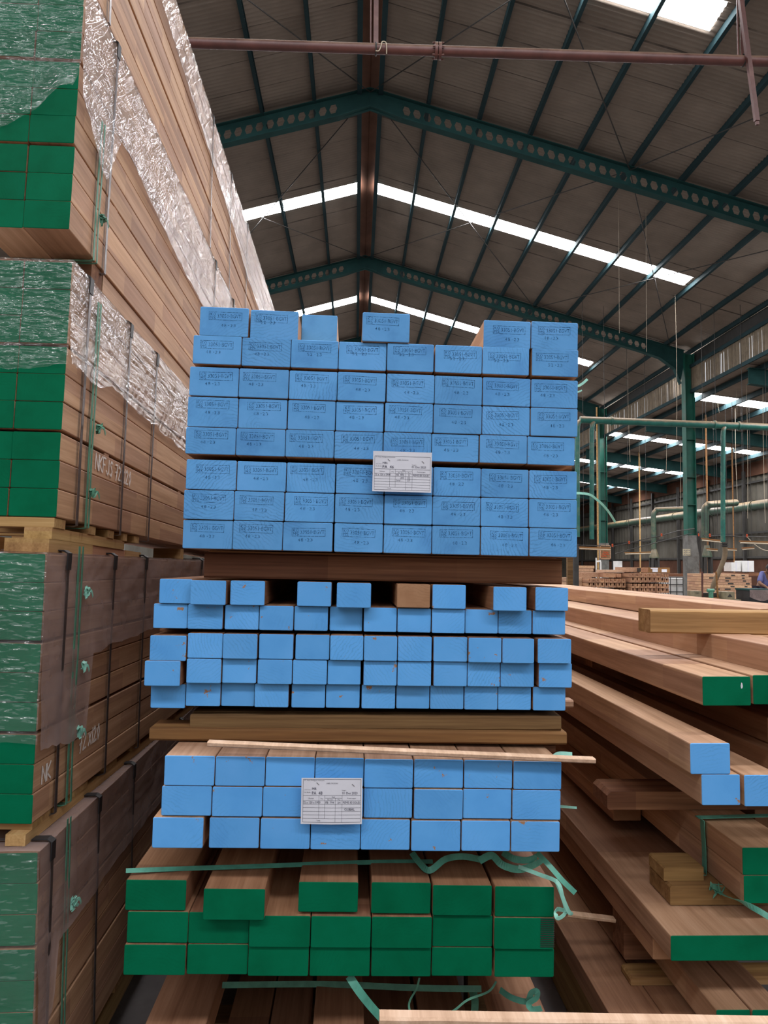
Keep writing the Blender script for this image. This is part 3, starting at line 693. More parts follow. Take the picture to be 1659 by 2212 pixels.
for y, nm in ((2.5, 'nearest'), (4.8, 'second'), (7.2, 'third')):
    mb = MB(); mb.box((-.56, 0, 0), (.52, .10, -1.372+1.48-.0)); o = mb.build('bearer_board', 'bearer_y'); o.location = (0, y, 0); tag(o, 'floor bearer under the bottom brown timbers, %s' % nm, 'bearer')
    mb = MB(); mb.box((-.53, 0, 0), (-.43, .10, -1.187+1.372)); mb2 = mb
    for x in (-.10, .37): mb2.box((x, 0, 0), (x+.1, .10, -1.187+1.372))
    o = mb2.build('packing_block', 'bearer_y'); o.location = (0, y+.11, .108-.108+.0); o.location.z = 0.0; o.scale.z = (1.48-1.187)/.185; tag(o, 'packing blocks under the bottom brown timbers, %s set' % nm, 'packing')
px_board(807, 1720, 2201, 2212, 2600, 2611, 1.50, .03, 'wood_pale', 'pale pinkish board standing across the bottom edge of the picture', 'standing_board', 'board')

# labels stapled to the ends
def paper(tl, tr, bl, br, d, label, hand, rows, top_gap):
    A, B, C_, D = at(*tl, d), at(*tr, d), at(*bl, d), at(*br, d)
    ax = ((B-A)+(D-C_)).normalized(); W_ = ((B-A).length+(D-C_).length)/2; H_ = ((A-C_).length+(B-D).length)/2
    ay = V((0, 1, 0)); ay = (ay-ax*ay.dot(ax)).normalized(); az = ax.cross(ay)
    mb = MB()
    def fn(s, t):
        return (s*W_, -.001-.006*max(0, (.35-t))**1.3-.003*(1-abs(2*s-1))*(1-t), t*H_)
    yf = lambda x, z: fn(x/W_, z/H_)[1]-.0006
    mb.sheet(fn, 14, 12); o = mb.build('packing_label', 'paper', None, frame(C_, ax, ay, az)); tag(o, label, 'paper label')
    f = MB()
    def ln(x0, z0, x1, z1, t=.0006):
        n = 8
        for i in range(n):
            a = (x0+(x1-x0)*i/n, z0+(z1-z0)*i/n); b = (x0+(x1-x0)*(i+1)/n, z0+(z1-z0)*(i+1)/n)
            dx, dz = (0, t/2) if abs(x1-x0) > abs(z1-z0) else (t/2, 0)
            f.add([(a[0]-dx, yf(*a), a[1]-dz), (b[0]-dx, yf(*b), b[1]-dz), (b[0]+dx, yf(*b), b[1]+dz), (a[0]+dx, yf(*a), a[1]+dz)], [(0, 1, 2, 3)])
    X = lambda s: s*W_
    Z = lambda t: t*H_
    z0, z1 = (.045, 1-top_gap)
    tb = z0+(z1-z0)*.62
    for a, b in ((.03, z0), (.03, z1)): ln(X(.03), Z(b), X(.975), Z(b))
    for s in (.03, .975): ln(X(s), Z(z0), X(s), Z(z1))
    ln(X(.03), Z(tb), X(.975), Z(tb))
    hs = tb-.045*1.0; rowh = (tb-.11-z0)/6.0
    for k in range(7): ln(X(.03), Z(z0+rowh*k), X(.975), Z(z0+rowh*k), .0005)
    ln(X(.385), Z(tb-.055), X(.67), Z(tb-.055), .0005)
    for s, lo in ((.29, z0+rowh), (.385, z0+rowh), (.56, z0), (.67, z0)): ln(X(s), Z(lo), X(s), Z(tb if s != .56 else tb-.055), .0005)
    def tx(mbx, s, x, t, wd, ht):
        z = Z(t); put_text(mbx, s, X(x), z, X(wd), Z(ht), yf(X(x+wd/2), z)-.0004)
    tx(f, 'PT. Kayu Multiguna Indonesia', .045, z1-.04, .33, .028); tx(f, 'LABEL PACKING', .41, z1-.10, .19, .028)
    tx(f, 'Jenis Kayu :', .05, tb+.11, .11, .025); tx(f, 'No. Bundle :', .05, tb+.06, .11, .022); tx(f, 'Tanggal :', .66, tb+.10, .08, .025)
    tx(f, 'Ukuran', .115, tb-.075, .09, .03); tx(f, 'Pcs', .32, tb-.08, .04, .03); tx(f, 'Asal', .50, tb-.042, .05, .028)
    tx(f, 'No. Seri', .43, tb-.10, .09, .028); tx(f, 'Pcs', .60, tb-.10, .04, .026); tx(f, 'Keterangan', .755, tb-.075, .14, .03)
    tx(f, 'Total', .255, z0+rowh*.3, .06, .028)
    f.build('printed_form', 'print', o)
    h = MB()
    for s, x, dz, wd, ht in hand:
        tx(h, s, x, (tb+dz), wd, ht)
    for s, x, r_, wd, ht in rows:
        tx(h, s, x, z0+rowh*(5-r_)+rowh*.2, wd, ht)
    h.build('handwriting', 'pen', o)
    stp = MB()
    for sx, sz in ((.25, z1-.07), (.83, z1-.10)):
        p = V((X(sx), yf(X(sx), Z(sz))-.0008, Z(sz))); stp.tube([p, p+V((.0055, 0, -.005))], .0005, 6)
    stp.build('staple', 'steel', o)
paper((806.9, 971.8), (932.2, 978), (804, 1061.2), (932.7, 1062.4), 1.935, 'white packing label reading PA 46 stapled low on the stamped top bundle',
    [('MRi', .165, .125, .08, .05), ('PA  46', .165, .02, .19, .07), ('01 Des 2023', .66, .04, .24, .05)],
    [('72 x 120 x 5900', .04, 0, .26, .045), ('FB  995', .40, 0, .13, .045), ('5', .605, 0, .02, .04), ('REMIS 83 SOLID', .685, 0, .27, .045), ('303', .47, 1, .06, .04), ('22', .59, 1, .045, .04), ('Sengi  :', .40, 2, .10, .04), ('27', .59, 2, .045, .045)], .12)
paper((653, 1680.8), (784.2, 1680.4), (649.6, 1779.2), (782, 1780.4), 1.845, 'white packing label reading PA 48 stapled to the third blue bundle',
    [('MR', .175, .12, .075, .055), ('PA  48', .175, .02, .17, .07), ('01 Des 2023', .67, .03, .25, .05)],
    [('72 x 120 x 5900', .035, 0, .28, .045), ('FB  794', .40, 0, .14, .045), ('24', .595, 0, .05, .04), ('REMIS 83 SOLID', .685, 0, .28, .045), ('GUBAL', .71, 2, .17, .055)], .03)

# ------------------------------------------------------------ the tall wrapped stack on the left
random.seed(5)
BW, BL = .1215, 5.9
def left_bundle(place, uv, d, vp, top_uv, zlift=0.0, rows=9, cols=2, under=True, BL=5.9, hs=None):
    P = at(uv[0], uv[1], d)+V((0, 0, zlift)); T = at(top_uv[0], top_uv[1], d)
    ay = vdir(*vp); az = (T-at(uv[0], uv[1], d)); az = (az-ay*az.dot(ay)).normalized(); ax = ay.cross(az)
    BH = .072*(hs or (T-P).dot(az)/.662)
    if hs and hs < 1: P = T-az*(9*BH+.014)
    R = frame(P, ax, ay, az); z = 0; zs_ = []
    for r in range(rows):
        if r in (3, 6): z += .007
        zs_.append(z)
        for c in range(cols):
            if c and place == 'uppermost': continue
            x = -BW/2-c*BW+random.uniform(-.0012, .0012)
            o = timber(R @ V((x, random.uniform(0, .004), z)), ax, ay, az, BW-.0015-random.random()*.001, BH-.001, BL, ['wood_stack', 'green'], )
            tag(o, '%s, %s row up, %s wrapped bundle on the left' % ('corner timber' if c == 0 else 'green-ended timber second from the corner', ORD[r+1], place), 'timber', 'timbers of the %s left bundle' % place)
            if c == 0: last = o; o['r'] = r
        z += BH
    for i, g in enumerate((2, 5)):
        pass
    return dict(R=R, ax=ax, ay=ay, az=az, H=z, place=place, BH=BH, BL=BL)
def stickers(b):
    BH = b['BH']
    for g, zz in ((3, 3*BH), (6, 6*BH+.007)):
        for k, y in enumerate((.35, .35+b['BL']*.28, .35+b['BL']*.52)):
            mb = MB(); mb.box((-.245, y, zz-.0005), (-.004, y+.04, zz+.0065)); o = mb.build('sticker', 'wood', None, b['R'])
            tag(o, 'thin sticker under row %s of the %s left bundle, %s from the front' % (ORD[g+1], b['place'], ORD[k+1]), 'sticker')
def film(b, front, side, mats, xfront=-.36, front_peel=None, ymax=BL, lab=''):
    """draped plastic: end sheet, side sheet and top sheet with a ragged lower edge"""
    def interp(tab, t):
        for (a, va), (c, vc) in zip(tab, tab[1:]):
            if t <= c: return va+(vc-va)*max(0, (t-a)/(c-a))
        return tab[-1][1]
    H = b['H']; nz = lambda p, s: noise.noise(V(p)*s)
    root = empty('plastic_wrap', mw=b['R'])
    mb = MB(); sd = hash(b['place']) % 97
    sd = {'uppermost': 3.1, 'fourth-highest': 9.7, 'second-highest': 5.5, 'middle': 7.9, 'lowest': 1.3}.get(b['place'], 2.2)
    def off(a, z): return .004+.006*abs(nz((a*3+sd, z*7, 0), 1.0))+.004*abs(nz((a*11, z*9+sd, 2), 1.0))
    if front:
        def fn(s, t):
            x = xfront+(.006-xfront)*s; zl = interp(front, x)+.006*nz((x*25, sd, 0), 1)
            z = zl+(H+.004-zl)*t; pe = 0
            if front_peel and t < .35: pe = front_peel*(1-t/.35)**2*(.5+.5*math.sin(x*14+1))
            return (x, -off(x, z)*.8-pe, z)
        mb.sheet(fn, 44, 40); mb.build('end_sheet', mats[0], root); mb = MB()
    ys = [0]; y = 0
    def fs(s, t):
        y = -.004+(ymax+.004)*(s**1.6); zl = interp(side, y)+.010*nz((y*9, sd, 5), 1)+.005*nz((y*40, sd, 5), 1)
        z = zl+(H+.004-zl)*t
        return (off(y, z)+(.010*(1-t)**3 if t < .5 else 0), y, z)
    mb.sheet(fs, 150, 36); mb.build('side_sheet', mats[1], root); mb = MB()
    mb.sheet(lambda s, t: (.006+(xfront-.006)*t, -.004+(ymax+.004)*s, H+.004+.004*abs(nz((s*30, t*6, sd), 1))), 60, 8); mb.build('top_sheet', mats[1], root)
    tag(root, lab, 'plastic wrap'); return root
def strap(b, y, label, mat='steel', wd=.016, over=.16, z0=-.012, clip=True, x=.007, under=.10, dbl=0, ztop=None, zlow=None):
    H = (ztop if ztop is not None else b['H'])+.006; root = empty('steel_strap' if mat == 'steel' else 'plastic_strap', mw=b['R']); mb = MB()
    pts = [(-over, y, H+.003), (-.004, y, H+.003), (x+.002, y, H-.004), (x, y+.001, H*.6), (x, y-.001, H*.3)]
    if zlow is None: pts += [(x+.001, y, z0), (-.003, y, z0-.003), (-under, y, z0-.003)]
    else: pts += [(x, y, zlow)]
    if mat != 'steel' and ztop is not None: pts = pts[2:]
    mb.ribbon(pts, (0, wd, 0), .0014); band = mb.build('band', mat, root)
    if dbl:
        mb = MB(); mb.ribbon([(p[0]+.002, p[1]+dbl*(1 if i % 2 else .8), p[2]) for i, p in enumerate(pts)], (0, wd*.8, 0), .0014); mb.build('band', mat, root)
    if clip:
        mb = MB(); mb.ribbon([(-.035, y, H+.005), (.0, y, H+.005), (x+.004, y, H-.002), (x+.003, y, H-.045)], (0, wd*1.7, 0), .003); mb.build('edge_protector', 'clip', band)
    tag(root, label, 'strap'); return root
def knot(b, y, z, label, mat='pvc_dark'):
    mb = MB(); random.seed(int(y*1000+z*1000))
    c = V((.016, y, z))
    for k in range(5):
        q = [c+V((random.uniform(-.004, .012), random.uniform(-.012, .014), random.uniform(-.016, .016))) for _ in range(4)]
        mb.ribbon(smooth_path(q, 4), V((.003, .007, .004)), .0012)
    mb.ribbon(smooth_path([c, c+V((.010, .014, .004)), c+V((.012, .026, -.012))], 4), (0, .004, .007), .0012)
    o = mb.build('strap_knot', mat, None, b['R']); tag(o, label, 'knot'); return o

B0 = left_bundle('uppermost', (175, -70), 2.07, (783, 1266), (192, -630), zlift=.015, hs=1.0)
B1 = left_bundle('second-highest', (148.5, 494.6), 2.07, (783, 1266), (179, -58))
B2 = left_bundle('middle', (121.5, 1117), 2.02, (783, 1266), (150, 560), BL=3.4)
B3 = left_bundle('second-lowest', (66.5, 1781.7), 1.94, (783, 1228), (97, 1197))
B4 = left_bundle('lowest', (66, 2434), 1.90, (742, 1229), (82, 1842), hs=.955)
for b in (B0, B1, B2, B3, B4): stickers(b)
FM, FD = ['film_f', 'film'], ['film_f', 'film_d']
film(B0, None, [(0, .52), (.76, .47), (2.4, .373), (3.0, .30), (6, .28)], FM, xfront=-.14, lab='clear plastic film draped over the uppermost left bundle near the roof')
film(B1, [(-.36, .20), (-.2, .27), (-.08, .33), (-.03, .37), (0, .365), (.01, .36)], [(0, .36), (.06, .33), (.20, .245), (.23, .25), (.33, .44), (1.12, .38), (2, .37), (6, .37)], FM, front_peel=.05, lab='clear plastic film with a loose peeling hem on the second-highest left bundle')
film(B2, [(-.36, .378), (-.1, .375), (.01, .39)], [(0, .39), (.23, .385), (.33, .415), (.6, .40), (1.4, .386), (6, .37)], FM, ymax=3.4, lab='shiny crinkled plastic film over the upper half of the middle left bundle')
film(B3, [(-.36, .20), (-.1, .19), (.01, .185)], [(0, .17), (.29, .145), (.312, .16), (.325, .365), (1.1, .392), (6, .40)], FD, lab='shade-tinted plastic film with a hanging corner flap on the second-lowest left bundle')
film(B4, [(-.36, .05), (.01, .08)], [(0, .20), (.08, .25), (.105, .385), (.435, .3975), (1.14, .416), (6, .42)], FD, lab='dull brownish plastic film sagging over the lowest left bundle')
for b, ys in ((B0, (.22, 1.79, 2.35, 2.98)), (B1, (.271, 1.90, 2.45)), (B2, (.123, .504, .833, 2.1, 2.9)), (B3, (.13, .516, .868, 1.83, 2.05)), (B4, (.068, .435, .81, 1.6))):
    for k, y in enumerate(ys):
        strap(b, y, 'dark steel strap on the side of the %s left bundle, %s from the front' % (b['place'], ORD[k+1]))
strap(B1, .172, 'sea green plastic strap down the front side of the second-highest left bundle', 'pvc_dark', .011, clip=False, dbl=.022, ztop=.40)
knot(B1, .196, .12, 'grey knot in the green strap of the second-highest left bundle')
strap(B2, .190, 'sea green plastic strap down the front side of the middle left bundle', 'pvc_dark', .013, clip=False, dbl=.018, ztop=.62)
knot(B2, .225, .27, 'upper knot in the green strap of the middle left bundle'); knot(B2, .205, .085, 'lower knot in the green strap of the middle left bundle')
strap(B3, .205, 'green plastic strap behind shade-tinted film on the second-lowest left bundle', 'pvc_dark', .012, clip=False, dbl=.026, ztop=.655)
for z, nm in ((.535, 'top'), (.335, 'middle'), (.165, 'bottom')): knot(B3, .245, z, 'pale %s knot in the green strap of the second-lowest left bundle' % nm, 'pvc_pale')
strap(B4, .17, 'dark green plastic strap behind the film of the lowest left bundle', 'pvc_dark', .010, clip=False, dbl=.02, ztop=.655)
knot(B4, .205, .44, 'pale knot in the green strap of the lowest left bundle', 'pvc_pale')
# hand lettering in chalk on the timber sides
def lettering(b, r, s, y, z, h, tilt):
    par = [o for o in bpy.data.objects if o.get('label', '').startswith('corner timber, %s row up, %s ' % (ORD[r+1], b['place']))][0]
    mb = MB(); inv = par.matrix_world.inverted()
    Q = inv @ b['R']
    P0 = Q @ V((.0012, y, z)); ex = (Q.to_3x3() @ V((0, 1, tilt))).normalized(); ez = (Q.to_3x3() @ V((0, -tilt*.2, 1))).normalized()
    chalk(mb, s, P0, ex, ez, h, w_=.0052); o = mb.build('chalk_lettering', 'chalk', par); o['label'] = 'white hand lettering reading %s' % s
BH = B2['BH']; lettering(B2, 2, 'NKFJS', .262, 2*BH+.018, .044, -.02); lettering(B2, 2, '72X120', .445, 2*BH+.014, .044, -.02)
BH = B3['BH']; lettering(B3, 1, '72', .30, BH+.030, .042, .02); lettering(B3, 1, 'X120', .375, BH+.032, .042, .02); lettering(B3, 1, 'NK', .05, BH+.012, .040, .02)
# pallets of the left stack
def pallet(b, label, z0, slats, stringers, mats):
    root = empty('wooden_pallet', mw=b['R'])
    for (y, wd, za, zb, x0) in slats:
        mb = MB(); mb.box((x0, y, za), (-.004, y+wd, zb)); mb.build('deck_slat', mats[0], root)
    for (x0, x1, y0, y1, za, zb, m) in stringers:
        mb = MB(); mb.box((x0, y0, za), (x1, y1, zb)); mb.build('stringer', m, root)
    tag(root, label, 'pallet')
pallet(B2, 'yellow softwood pallet under the front of the middle left bundle', 0,
    [(.0, .075, -.026, -.002, -.40), (.25, .06, -.026, -.002, -.36), (.42, .06, -.026, -.002, -.36), (.58, .04, -.026, -.002, -.36), (.70, .06, -.026, -.002, -.36)],
    [(-.075, -.006, -.005, .60, -.055, -.0265, 'yellow'), (-.115, -.006, -.02, .30, -.093, -.0555, 'yellow'), (-.112, -.008, .301, .62, -.093, -.0555, 'wood'), (-.112, -.006, .621, .80, -.093, -.0555, 'yellow'), (-.42, -.36, -.0, .8, -.093, -.027, 'yellow')], ['yellow_x'])
pallet(B3, 'long pallet under the second-lowest left bundle', 0,
    [(.02+.27*k, .11, -.018, -.002, -.36) for k in range(8)],
    [(-.052, -.006, -.012, 5.6, -.045, -.0185, 'yellow'), (-.045, -.012, -.008, 5.6, -.056, -.0455, 'bearer'), (-.40, -.35, -.01, 5.6, -.056, -.0185, 'yellow')], ['yellow_x'])
pallet(B4, 'pallet on the floor under the lowest left bundle', 0,
    [(.02+.33*k, .10, -.022, -.002, -.36) for k in range(10)],
    [(-.07, -.006, 0, 5.6, -.085, -.0225, 'yellow'), (-.40, -.33, 0, 5.6, -.085, -.0225, 'yellow')], ['yellow_x'])
mb = MB(); mb.box((-.12, 0, -.060), (-.006, .06, -.004)); o = mb.build('packing_block', 'yellow_x', None, B2['R']@Matrix.Translation((0, 1.40, -.01))); tag(o, 'pale end-stamped packing block under the middle left bundle, beyond the pallet', 'packing block')
mb = MB(); mb.box((-.085, .30, -.083), (-.006, 5.85, -.004)); o = mb.build('runner_board', 'wood_stack', None, B1['R']); tag(o, 'long brown runner under the second-highest left bundle', 'runner')
mb = MB(); mb.box((-.36, .20, -.083), (-.006, .29, -.004)); o = mb.build('bearer_board', 'bearer', None, B1['R']); tag(o, 'dark cross bearer under the second-highest left bundle', 'bearer')
for y, nm in ((.55, 'nearer'), (2.9, 'farther')):
    mb = MB(); mb.box((-.2, y, -.03), (-.01, y+.09, -.004)); o = mb.build('bearer_board', 'bearer', None, B0['R']); tag(o, 'dark bearer under the uppermost left bundle, the %s one' % nm, 'bearer')

# ------------------------------------------------------------ green packing tape lying on the green bundle
def tape(label, pts, wd, mat='pvc', tw=None, n=6, t=.001):
    """pts: (u, v, depth) ; band stands roughly on edge, turning by tw"""
    P = smooth_path([at(*p) for p in pts], n); k = len(P); wv = []
    for i in range(k):
        a = (tw[0]+(tw[1]-tw[0])*i/(k-1)) if tw else .9
        tg = (P[min(i+1, k-1)]-P[max(i-1, 0)]).normalized(); e = V((0, 1, 0)); e = (e-tg*e.dot(tg)).normalized(); f = tg.cross(e)
        wv.append((e*math.cos(a)+f*math.sin(a))*wd)
    mb = MB(); mb.ribbon(P, wv, t, 0); o = mb.build('packing_tape', mat); tag(o, label, 'tape'); return o
tape('long taut green tape crossing the top of the green bundle', [(272, 1881, 1.93), (405, 1876, 1.97), (560, 1871, 1.99), (780, 1863, 2.02), (935, 1861, 2.03)], .013, 'pvc', (.5, .5))
tape('green tape dipping in a loop over the fourth green timber', [(890, 1842, 2.02), (905, 1862, 1.99), (928, 1880, 1.95), (962, 1856, 1.98), (1000, 1850, 2.0), (1040, 1857, 1.98)], .015, 'pvc', (1.1, 1.5))
tape('crumpled green tape at the right of the green bundle top', [(1035, 1860, 1.96), (1062, 1848, 1.97), (1085, 1868, 1.95), (1120, 1878, 1.93), (1150, 1870, 1.94), (1172, 1858, 1.95)], .017, 'pvc', (.9, 2.0))
tape('green tape fold under the right end of the third bundle', [(1086, 1841, 1.98), (1110, 1855, 1.95), (1140, 1858, 1.94), (1160, 1850, 1.95)], .016, 'pvc', (1.2, 1.9))
tape('loose green tape end slanting down beside the green bundle', [(1160, 1842, 1.93), (1185, 1868, 1.90), (1215, 1902, 1.88), (1243, 1929, 1.87)], .012, 'pvc', (1.3, 1.5))
tape('pale green tape hanging in a curl beside the green bundle', [(1120, 1872, 1.93), (1165, 1889, 1.90), (1204, 1906, 1.87), (1216, 1940, 1.86), (1228, 1968, 1.86), (1234, 1974, 1.865), (1222, 1968, 1.88), (1205, 1964, 1.89), (1200, 1972, 1.87), (1206, 1984, 1.86), (1222, 1968, 1.87), (1212, 1930, 1.875), (1200, 1900, 1.88)], .009, 'pvc_pale', (1.4, 1.8))
tape('broad green tape slanting down from beneath the green bundle', [(754, 2108, 1.93), (775, 2140, 1.90), (800, 2172, 1.86), (836, 2213, 1.80), (850, 2235, 1.78)], .019, 'pvc', (1.3, 1.4))
tape('dark green tape stretched across under the green bundle', [(480, 2128, 2.22), (700, 2126, 2.2), (900, 2134, 2.15), (1040, 2136, 2.1)], .015, 'pvc_dark', (.9, 1.1))
tape('dark green tape hanging under the green bundle', [(1020, 2138, 2.12), (1026, 2165, 2.08), (1022, 2212, 2.04)], .020, 'pvc_dark', (1.4, 1.4))
tape('thin pale tape looping down under the green bundle', [(906, 2112, 1.96), (900, 2135, 1.97), (886, 2160, 1.98), (884, 2178, 1.98), (894, 2196, 1.97), (925, 2201, 1.95), (975, 2186, 1.95), (1010, 2160, 1.96), (1055, 2142, 1.98), (1072, 2120, 1.98)], .005, 'pvc_dark', (1.3, 1.3))
tape('curled green tape end under the right of the green bundle', [(1080, 2138, 2.05), (1105, 2155, 2.02), (1138, 2163, 2.0), (1148, 2145, 1.99), (1160, 2142, 1.985), (1158, 2156, 1.99), (1142, 2168, 1.99), (1150, 2180, 1.98), (1170, 2178, 1.97)], .014, 'pvc', (1.3, 1.6))
tape('pale strap tail arching out to the right of the stamped bundle', [(1092, 1082, 2.9), (1180, 1069, 2.9), (1262, 1066, 2.95), (1290, 1080, 3.0), (1312, 1102, 3.05), (1329, 1128, 3.1)], .010, 'pvc_pale', (1.2, 1.4))
tape('short pale strap tip beside the top bundle, upper one', [(1154, 858, 2.4), (1240, 836, 2.4), (1256, 830, 2.4), (1269, 819, 2.4)], .008, 'pvc_pale', (1.3, 1.3))
tape('short pale strap tip beside the top bundle, lower one', [(1154, 880, 2.4), (1240, 850, 2.4), (1257, 843, 2.4)], .005, 'pvc_pale', (1.3, 1.3))
tape('pale strap tip above the loose stick', [(1190, 1640, 1.95), (1206, 1628, 1.95), (1236, 1629, 1.95)], .009, 'pvc_pale', (1.2, 1.2))
tape('pale strap tip beside the middle row of the third bundle', [(1196, 1741, 1.97), (1212, 1742, 1.96), (1246, 1745, 1.95)], .006, 'pvc_pale', (1.3, 1.3))

# ------------------------------------------------------------ timber piles on the right
random.seed(21)
WB, WG, WE = ['wood_stack', 'blue2'], ['wood_stack', 'green'], ['wood', 'bare']
def rp(u0, u1, vt, vb, d, mats, label, ln=6.5, w2=None):
    o, wd, h = timber_px(u0, u1, vt, vt, vb, vb, d, ln, (757, 1221), mats); tag(o, label, 'timber'); return o
rp(1518.4, 1623, 1460.9, 1524.4, 1.975, WG, 'green-ended timber high on the right pile, white paint fleck near its corner')
rp(1627.5, 1733, 1458, 1521.6, 1.975, WG, 'green-ended timber cut off by the right edge, beside the white-flecked one')
rp(1491.8, 1578.4, 1605.2, 1672.2, 1.87, WB, 'blue-ended timber alone atop two others in the right pile')
rp(1516.3, 1600, 1672.8, 1739.6, 1.87, WB, 'left blue-ended timber of the lower pair in the right pile')
rp(1608.6, 1690, 1673.8, 1742, 1.87, WB, 'right blue-ended timber of the lower pair, cut off by the edge')
rp(1604.4, 1730, 1830.6, 1890.2, 2.05, WG, 'upper green-ended timber tied with green strap in the right pile')
rp(1607.3, 1733, 1891, 1951.8, 2.05, WG, 'lower green-ended timber tied with green strap in the right pile')
rp(1449, 1760, 2020.5, 2075.4, 2.0, WG, 'wide green-ended slab low in the right pile')
rp(1548, 1621.4, 2181.3, 2250, 2.0, WG, 'narrow green-ended timber at the bottom right corner')
rp(1626, 1700, 2181.3, 2250, 2.0, WG, 'green-ended timber at the bottom right, cut off by the edge')
mb = MB(); mb.add([(-.002, -.0008, 0), (.001, -.0008, .0005), (.0025, -.0008, .006), (.0012, -.0008, .013), (-.0012, -.0008, .015), (-.003, -.0008, .007)], [(0, 1, 2, 3, 4, 5)]); par = [o for o in bpy.data.objects if 'white paint fleck' in o.get('label', '')][0]
o = mb.build('paint_fleck', 'paper', par); o.location = (.038, 0, .042)
def wt(x, wd, zt, h, y, ln, label, mats=WE, yaw=0):
    ay = (ayv+axv*yaw).normalized(); ax_ = ay.cross(V((0, 0, 1))).normalized(); az_ = ax_.cross(ay)
    o = timber(V((x+wd/2, y, EYE.z+zt-h)), ax_, ay, az_, wd, h, ln, mats); tag(o, label, 'timber'); return o
wt(1.057, .12, -.1945, .0715, 1.93, 6.3, 'pale-topped timber carrying the yellow plank in the right pile', ['wood_warm', 'bare'])
wt(1.27, .12, -.126, .070, 2.48, 6.0, 'topmost pale timber of the right pile behind the yellow plank', ['wood_warm', 'bare'])
wt(1.405, .12, -.126, .070, 2.2, 6.0, 'pale timber at the right edge, just past the topmost one', ['wood_warm', 'bare'])
wt(1.18, .085, -.1965, .0715, 2.3, 6.0, 'hidden neighbour of the timber under the yellow plank', ['wood_stack', 'bare'])
wt(1.31, .25, -.1965, .0715, 2.3, 6.0, 'wide timber under the topmost pale timbers at right', ['wood_stack', 'bare'])
wt(.79, .30, -.967, .058, 2.14, 6.2, 'recessed brown slab just under the wide green-ended slab')
wt(.683, .14, -1.173, .07, 1.85, 6.3, 'dark low timber nearest the green bundle, right pile'); wt(.826, .15, -1.173, .07, 1.80, 6.3, 'dark low timber second from the green bundle, right pile')
wt(.985, .13, -1.173, .07, 2.05, 6.3, 'dark low timber third from the green bundle, right pile')
for k in range(6): wt(1.118+.125*k, .12, -.271, .071, 1.985, 6.3, 'timber out past the right edge in the high green-ended layer, %s one' % ORD[k+1], ['wood_stack', 'green'])
for k in range(7): wt(1.14+.125*k, .12, -.410, .070, 2.2, 6.0, 'shadowed timber in the layer of the single blue-ended one, %s from it' % ORD[k+1])
for k in range(7): wt(1.10+.125*k, .12, -.482, .068, 2.1, 6.0, 'shadowed timber in the layer of the blue-ended pair, %s from it' % ORD[k+1])
for k in range(5): wt(1.20+.13*k, .125, -.708, .07, 2.4, 6.0, 'shadowed timber in the layer of the strapped pair, %s from it' % ORD[k+1])
for k in range(5): wt(1.16+.16*k, .155, -.903, .058, 2.2, 6.0, 'shadowed board in the layer of the wide slab, %s from it' % ORD[k+1])
# low dark filling timbers further right/back
wt(1.15, .25, -.785, .07, 2.2, 6.0, 'shadowed wide timber behind the strapped green-ended pair')
wt(.885, .095, -.80, .06, 2.75, 5.0, 'shadowed timber left of the strapped pair, far back')
def block(xa, xb, ya, yb, za, zb, mat, label, cat='packing block', name='packing_block', cham=.012):
    mb = MB(); c = min(cham, (zb-za)*.3); pr = [(xa, za+c*.4), (xa+c*.4, za), (xb, za), (xb, zb), (xa+c, zb), (xa, zb-c)]
    vs = [(x, ya, z) for x, z in pr]+[(x, yb, z) for x, z in pr]; n = 6
    mb.add(vs, [tuple(range(n)), tuple(range(2*n-1, n-1, -1))]+[(i, n+i, n+(i+1) % n, (i+1) % n) for i in range(n)])
    bm_ = bmesh.new(); o = mb.build(name, mat); bm_.from_mesh(o.data); bmesh.ops.recalc_face_normals(bm_, faces=bm_.faces); bm_.to_mesh(o.data); bm_.free()
    o.location.z = EYE.z; tag(o, label, cat); return o
# yellow plank across the top
px_board(1405, 1760, 1319.5, 1323, 1368, 1376, 2.35, .10, 'yellow_x', 'yellow rough plank laid across the top of the right pile', 'rough_plank', 'plank')
block(.742, 1.6, 2.36, 2.50, -.7065, -.655, 'bearer', 'brown cross piece with a chamfered end under the blue-ended pair', 'cross piece', 'cross_piece')
block(1.06, 1.19, 2.9, 3.0, -.667, -.553, 'yellow_x', 'small yellow block behind the brown cross piece')
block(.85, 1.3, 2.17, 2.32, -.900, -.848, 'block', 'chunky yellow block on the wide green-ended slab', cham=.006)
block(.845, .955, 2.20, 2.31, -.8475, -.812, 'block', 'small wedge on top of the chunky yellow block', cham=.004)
block(.785, 1.25, 2.30, 2.38, -1.172, -1.150, 'block', 'thin yellow sticker under the bottom right timbers', 'sticker', 'sticker')
block(.80, 1.3, 2.4, 2.5, -1.149, -1.022, 'bearer', 'dark bearer under the recessed brown slab', 'bearer', 'bearer_board')
block(.95, 1.6, 3.2, 3.3, -.404, -.342, 'bearer', 'dark bearer between the high green-ended and blue-ended timbers', 'bearer', 'bearer_board')
block(.72, .80, 1.95, 6.0, -1.479, -1.28, 'yellow', 'yellowish upright board on the floor right of the green bundle', 'board', 'floor_board')
block(.84, .92, 2.3, 2.4, -1.479, -1.244, 'bearer', 'floor block under the low dark timbers', 'packing block')
block(1.0, 1.09, 2.3, 2.4, -1.479, -1.244, 'bearer', 'second floor block under the low dark timbers', 'packing block')
block(1.10, 1.7, 1.99, 2.04, -.5625, -.520, 'bearer', 'dark red strip lying behind the blue-ended timbers at the right edge', 'strip', 'wood_strip')
p = at(1226, 1976, 2.5); px_board(1226, 1330, 1975, 1987, 1982, 1995, 2.45, .03, 'wood_pale', 'pale stick poking out beside the green tape curl', 'loose_stick', 'stick')
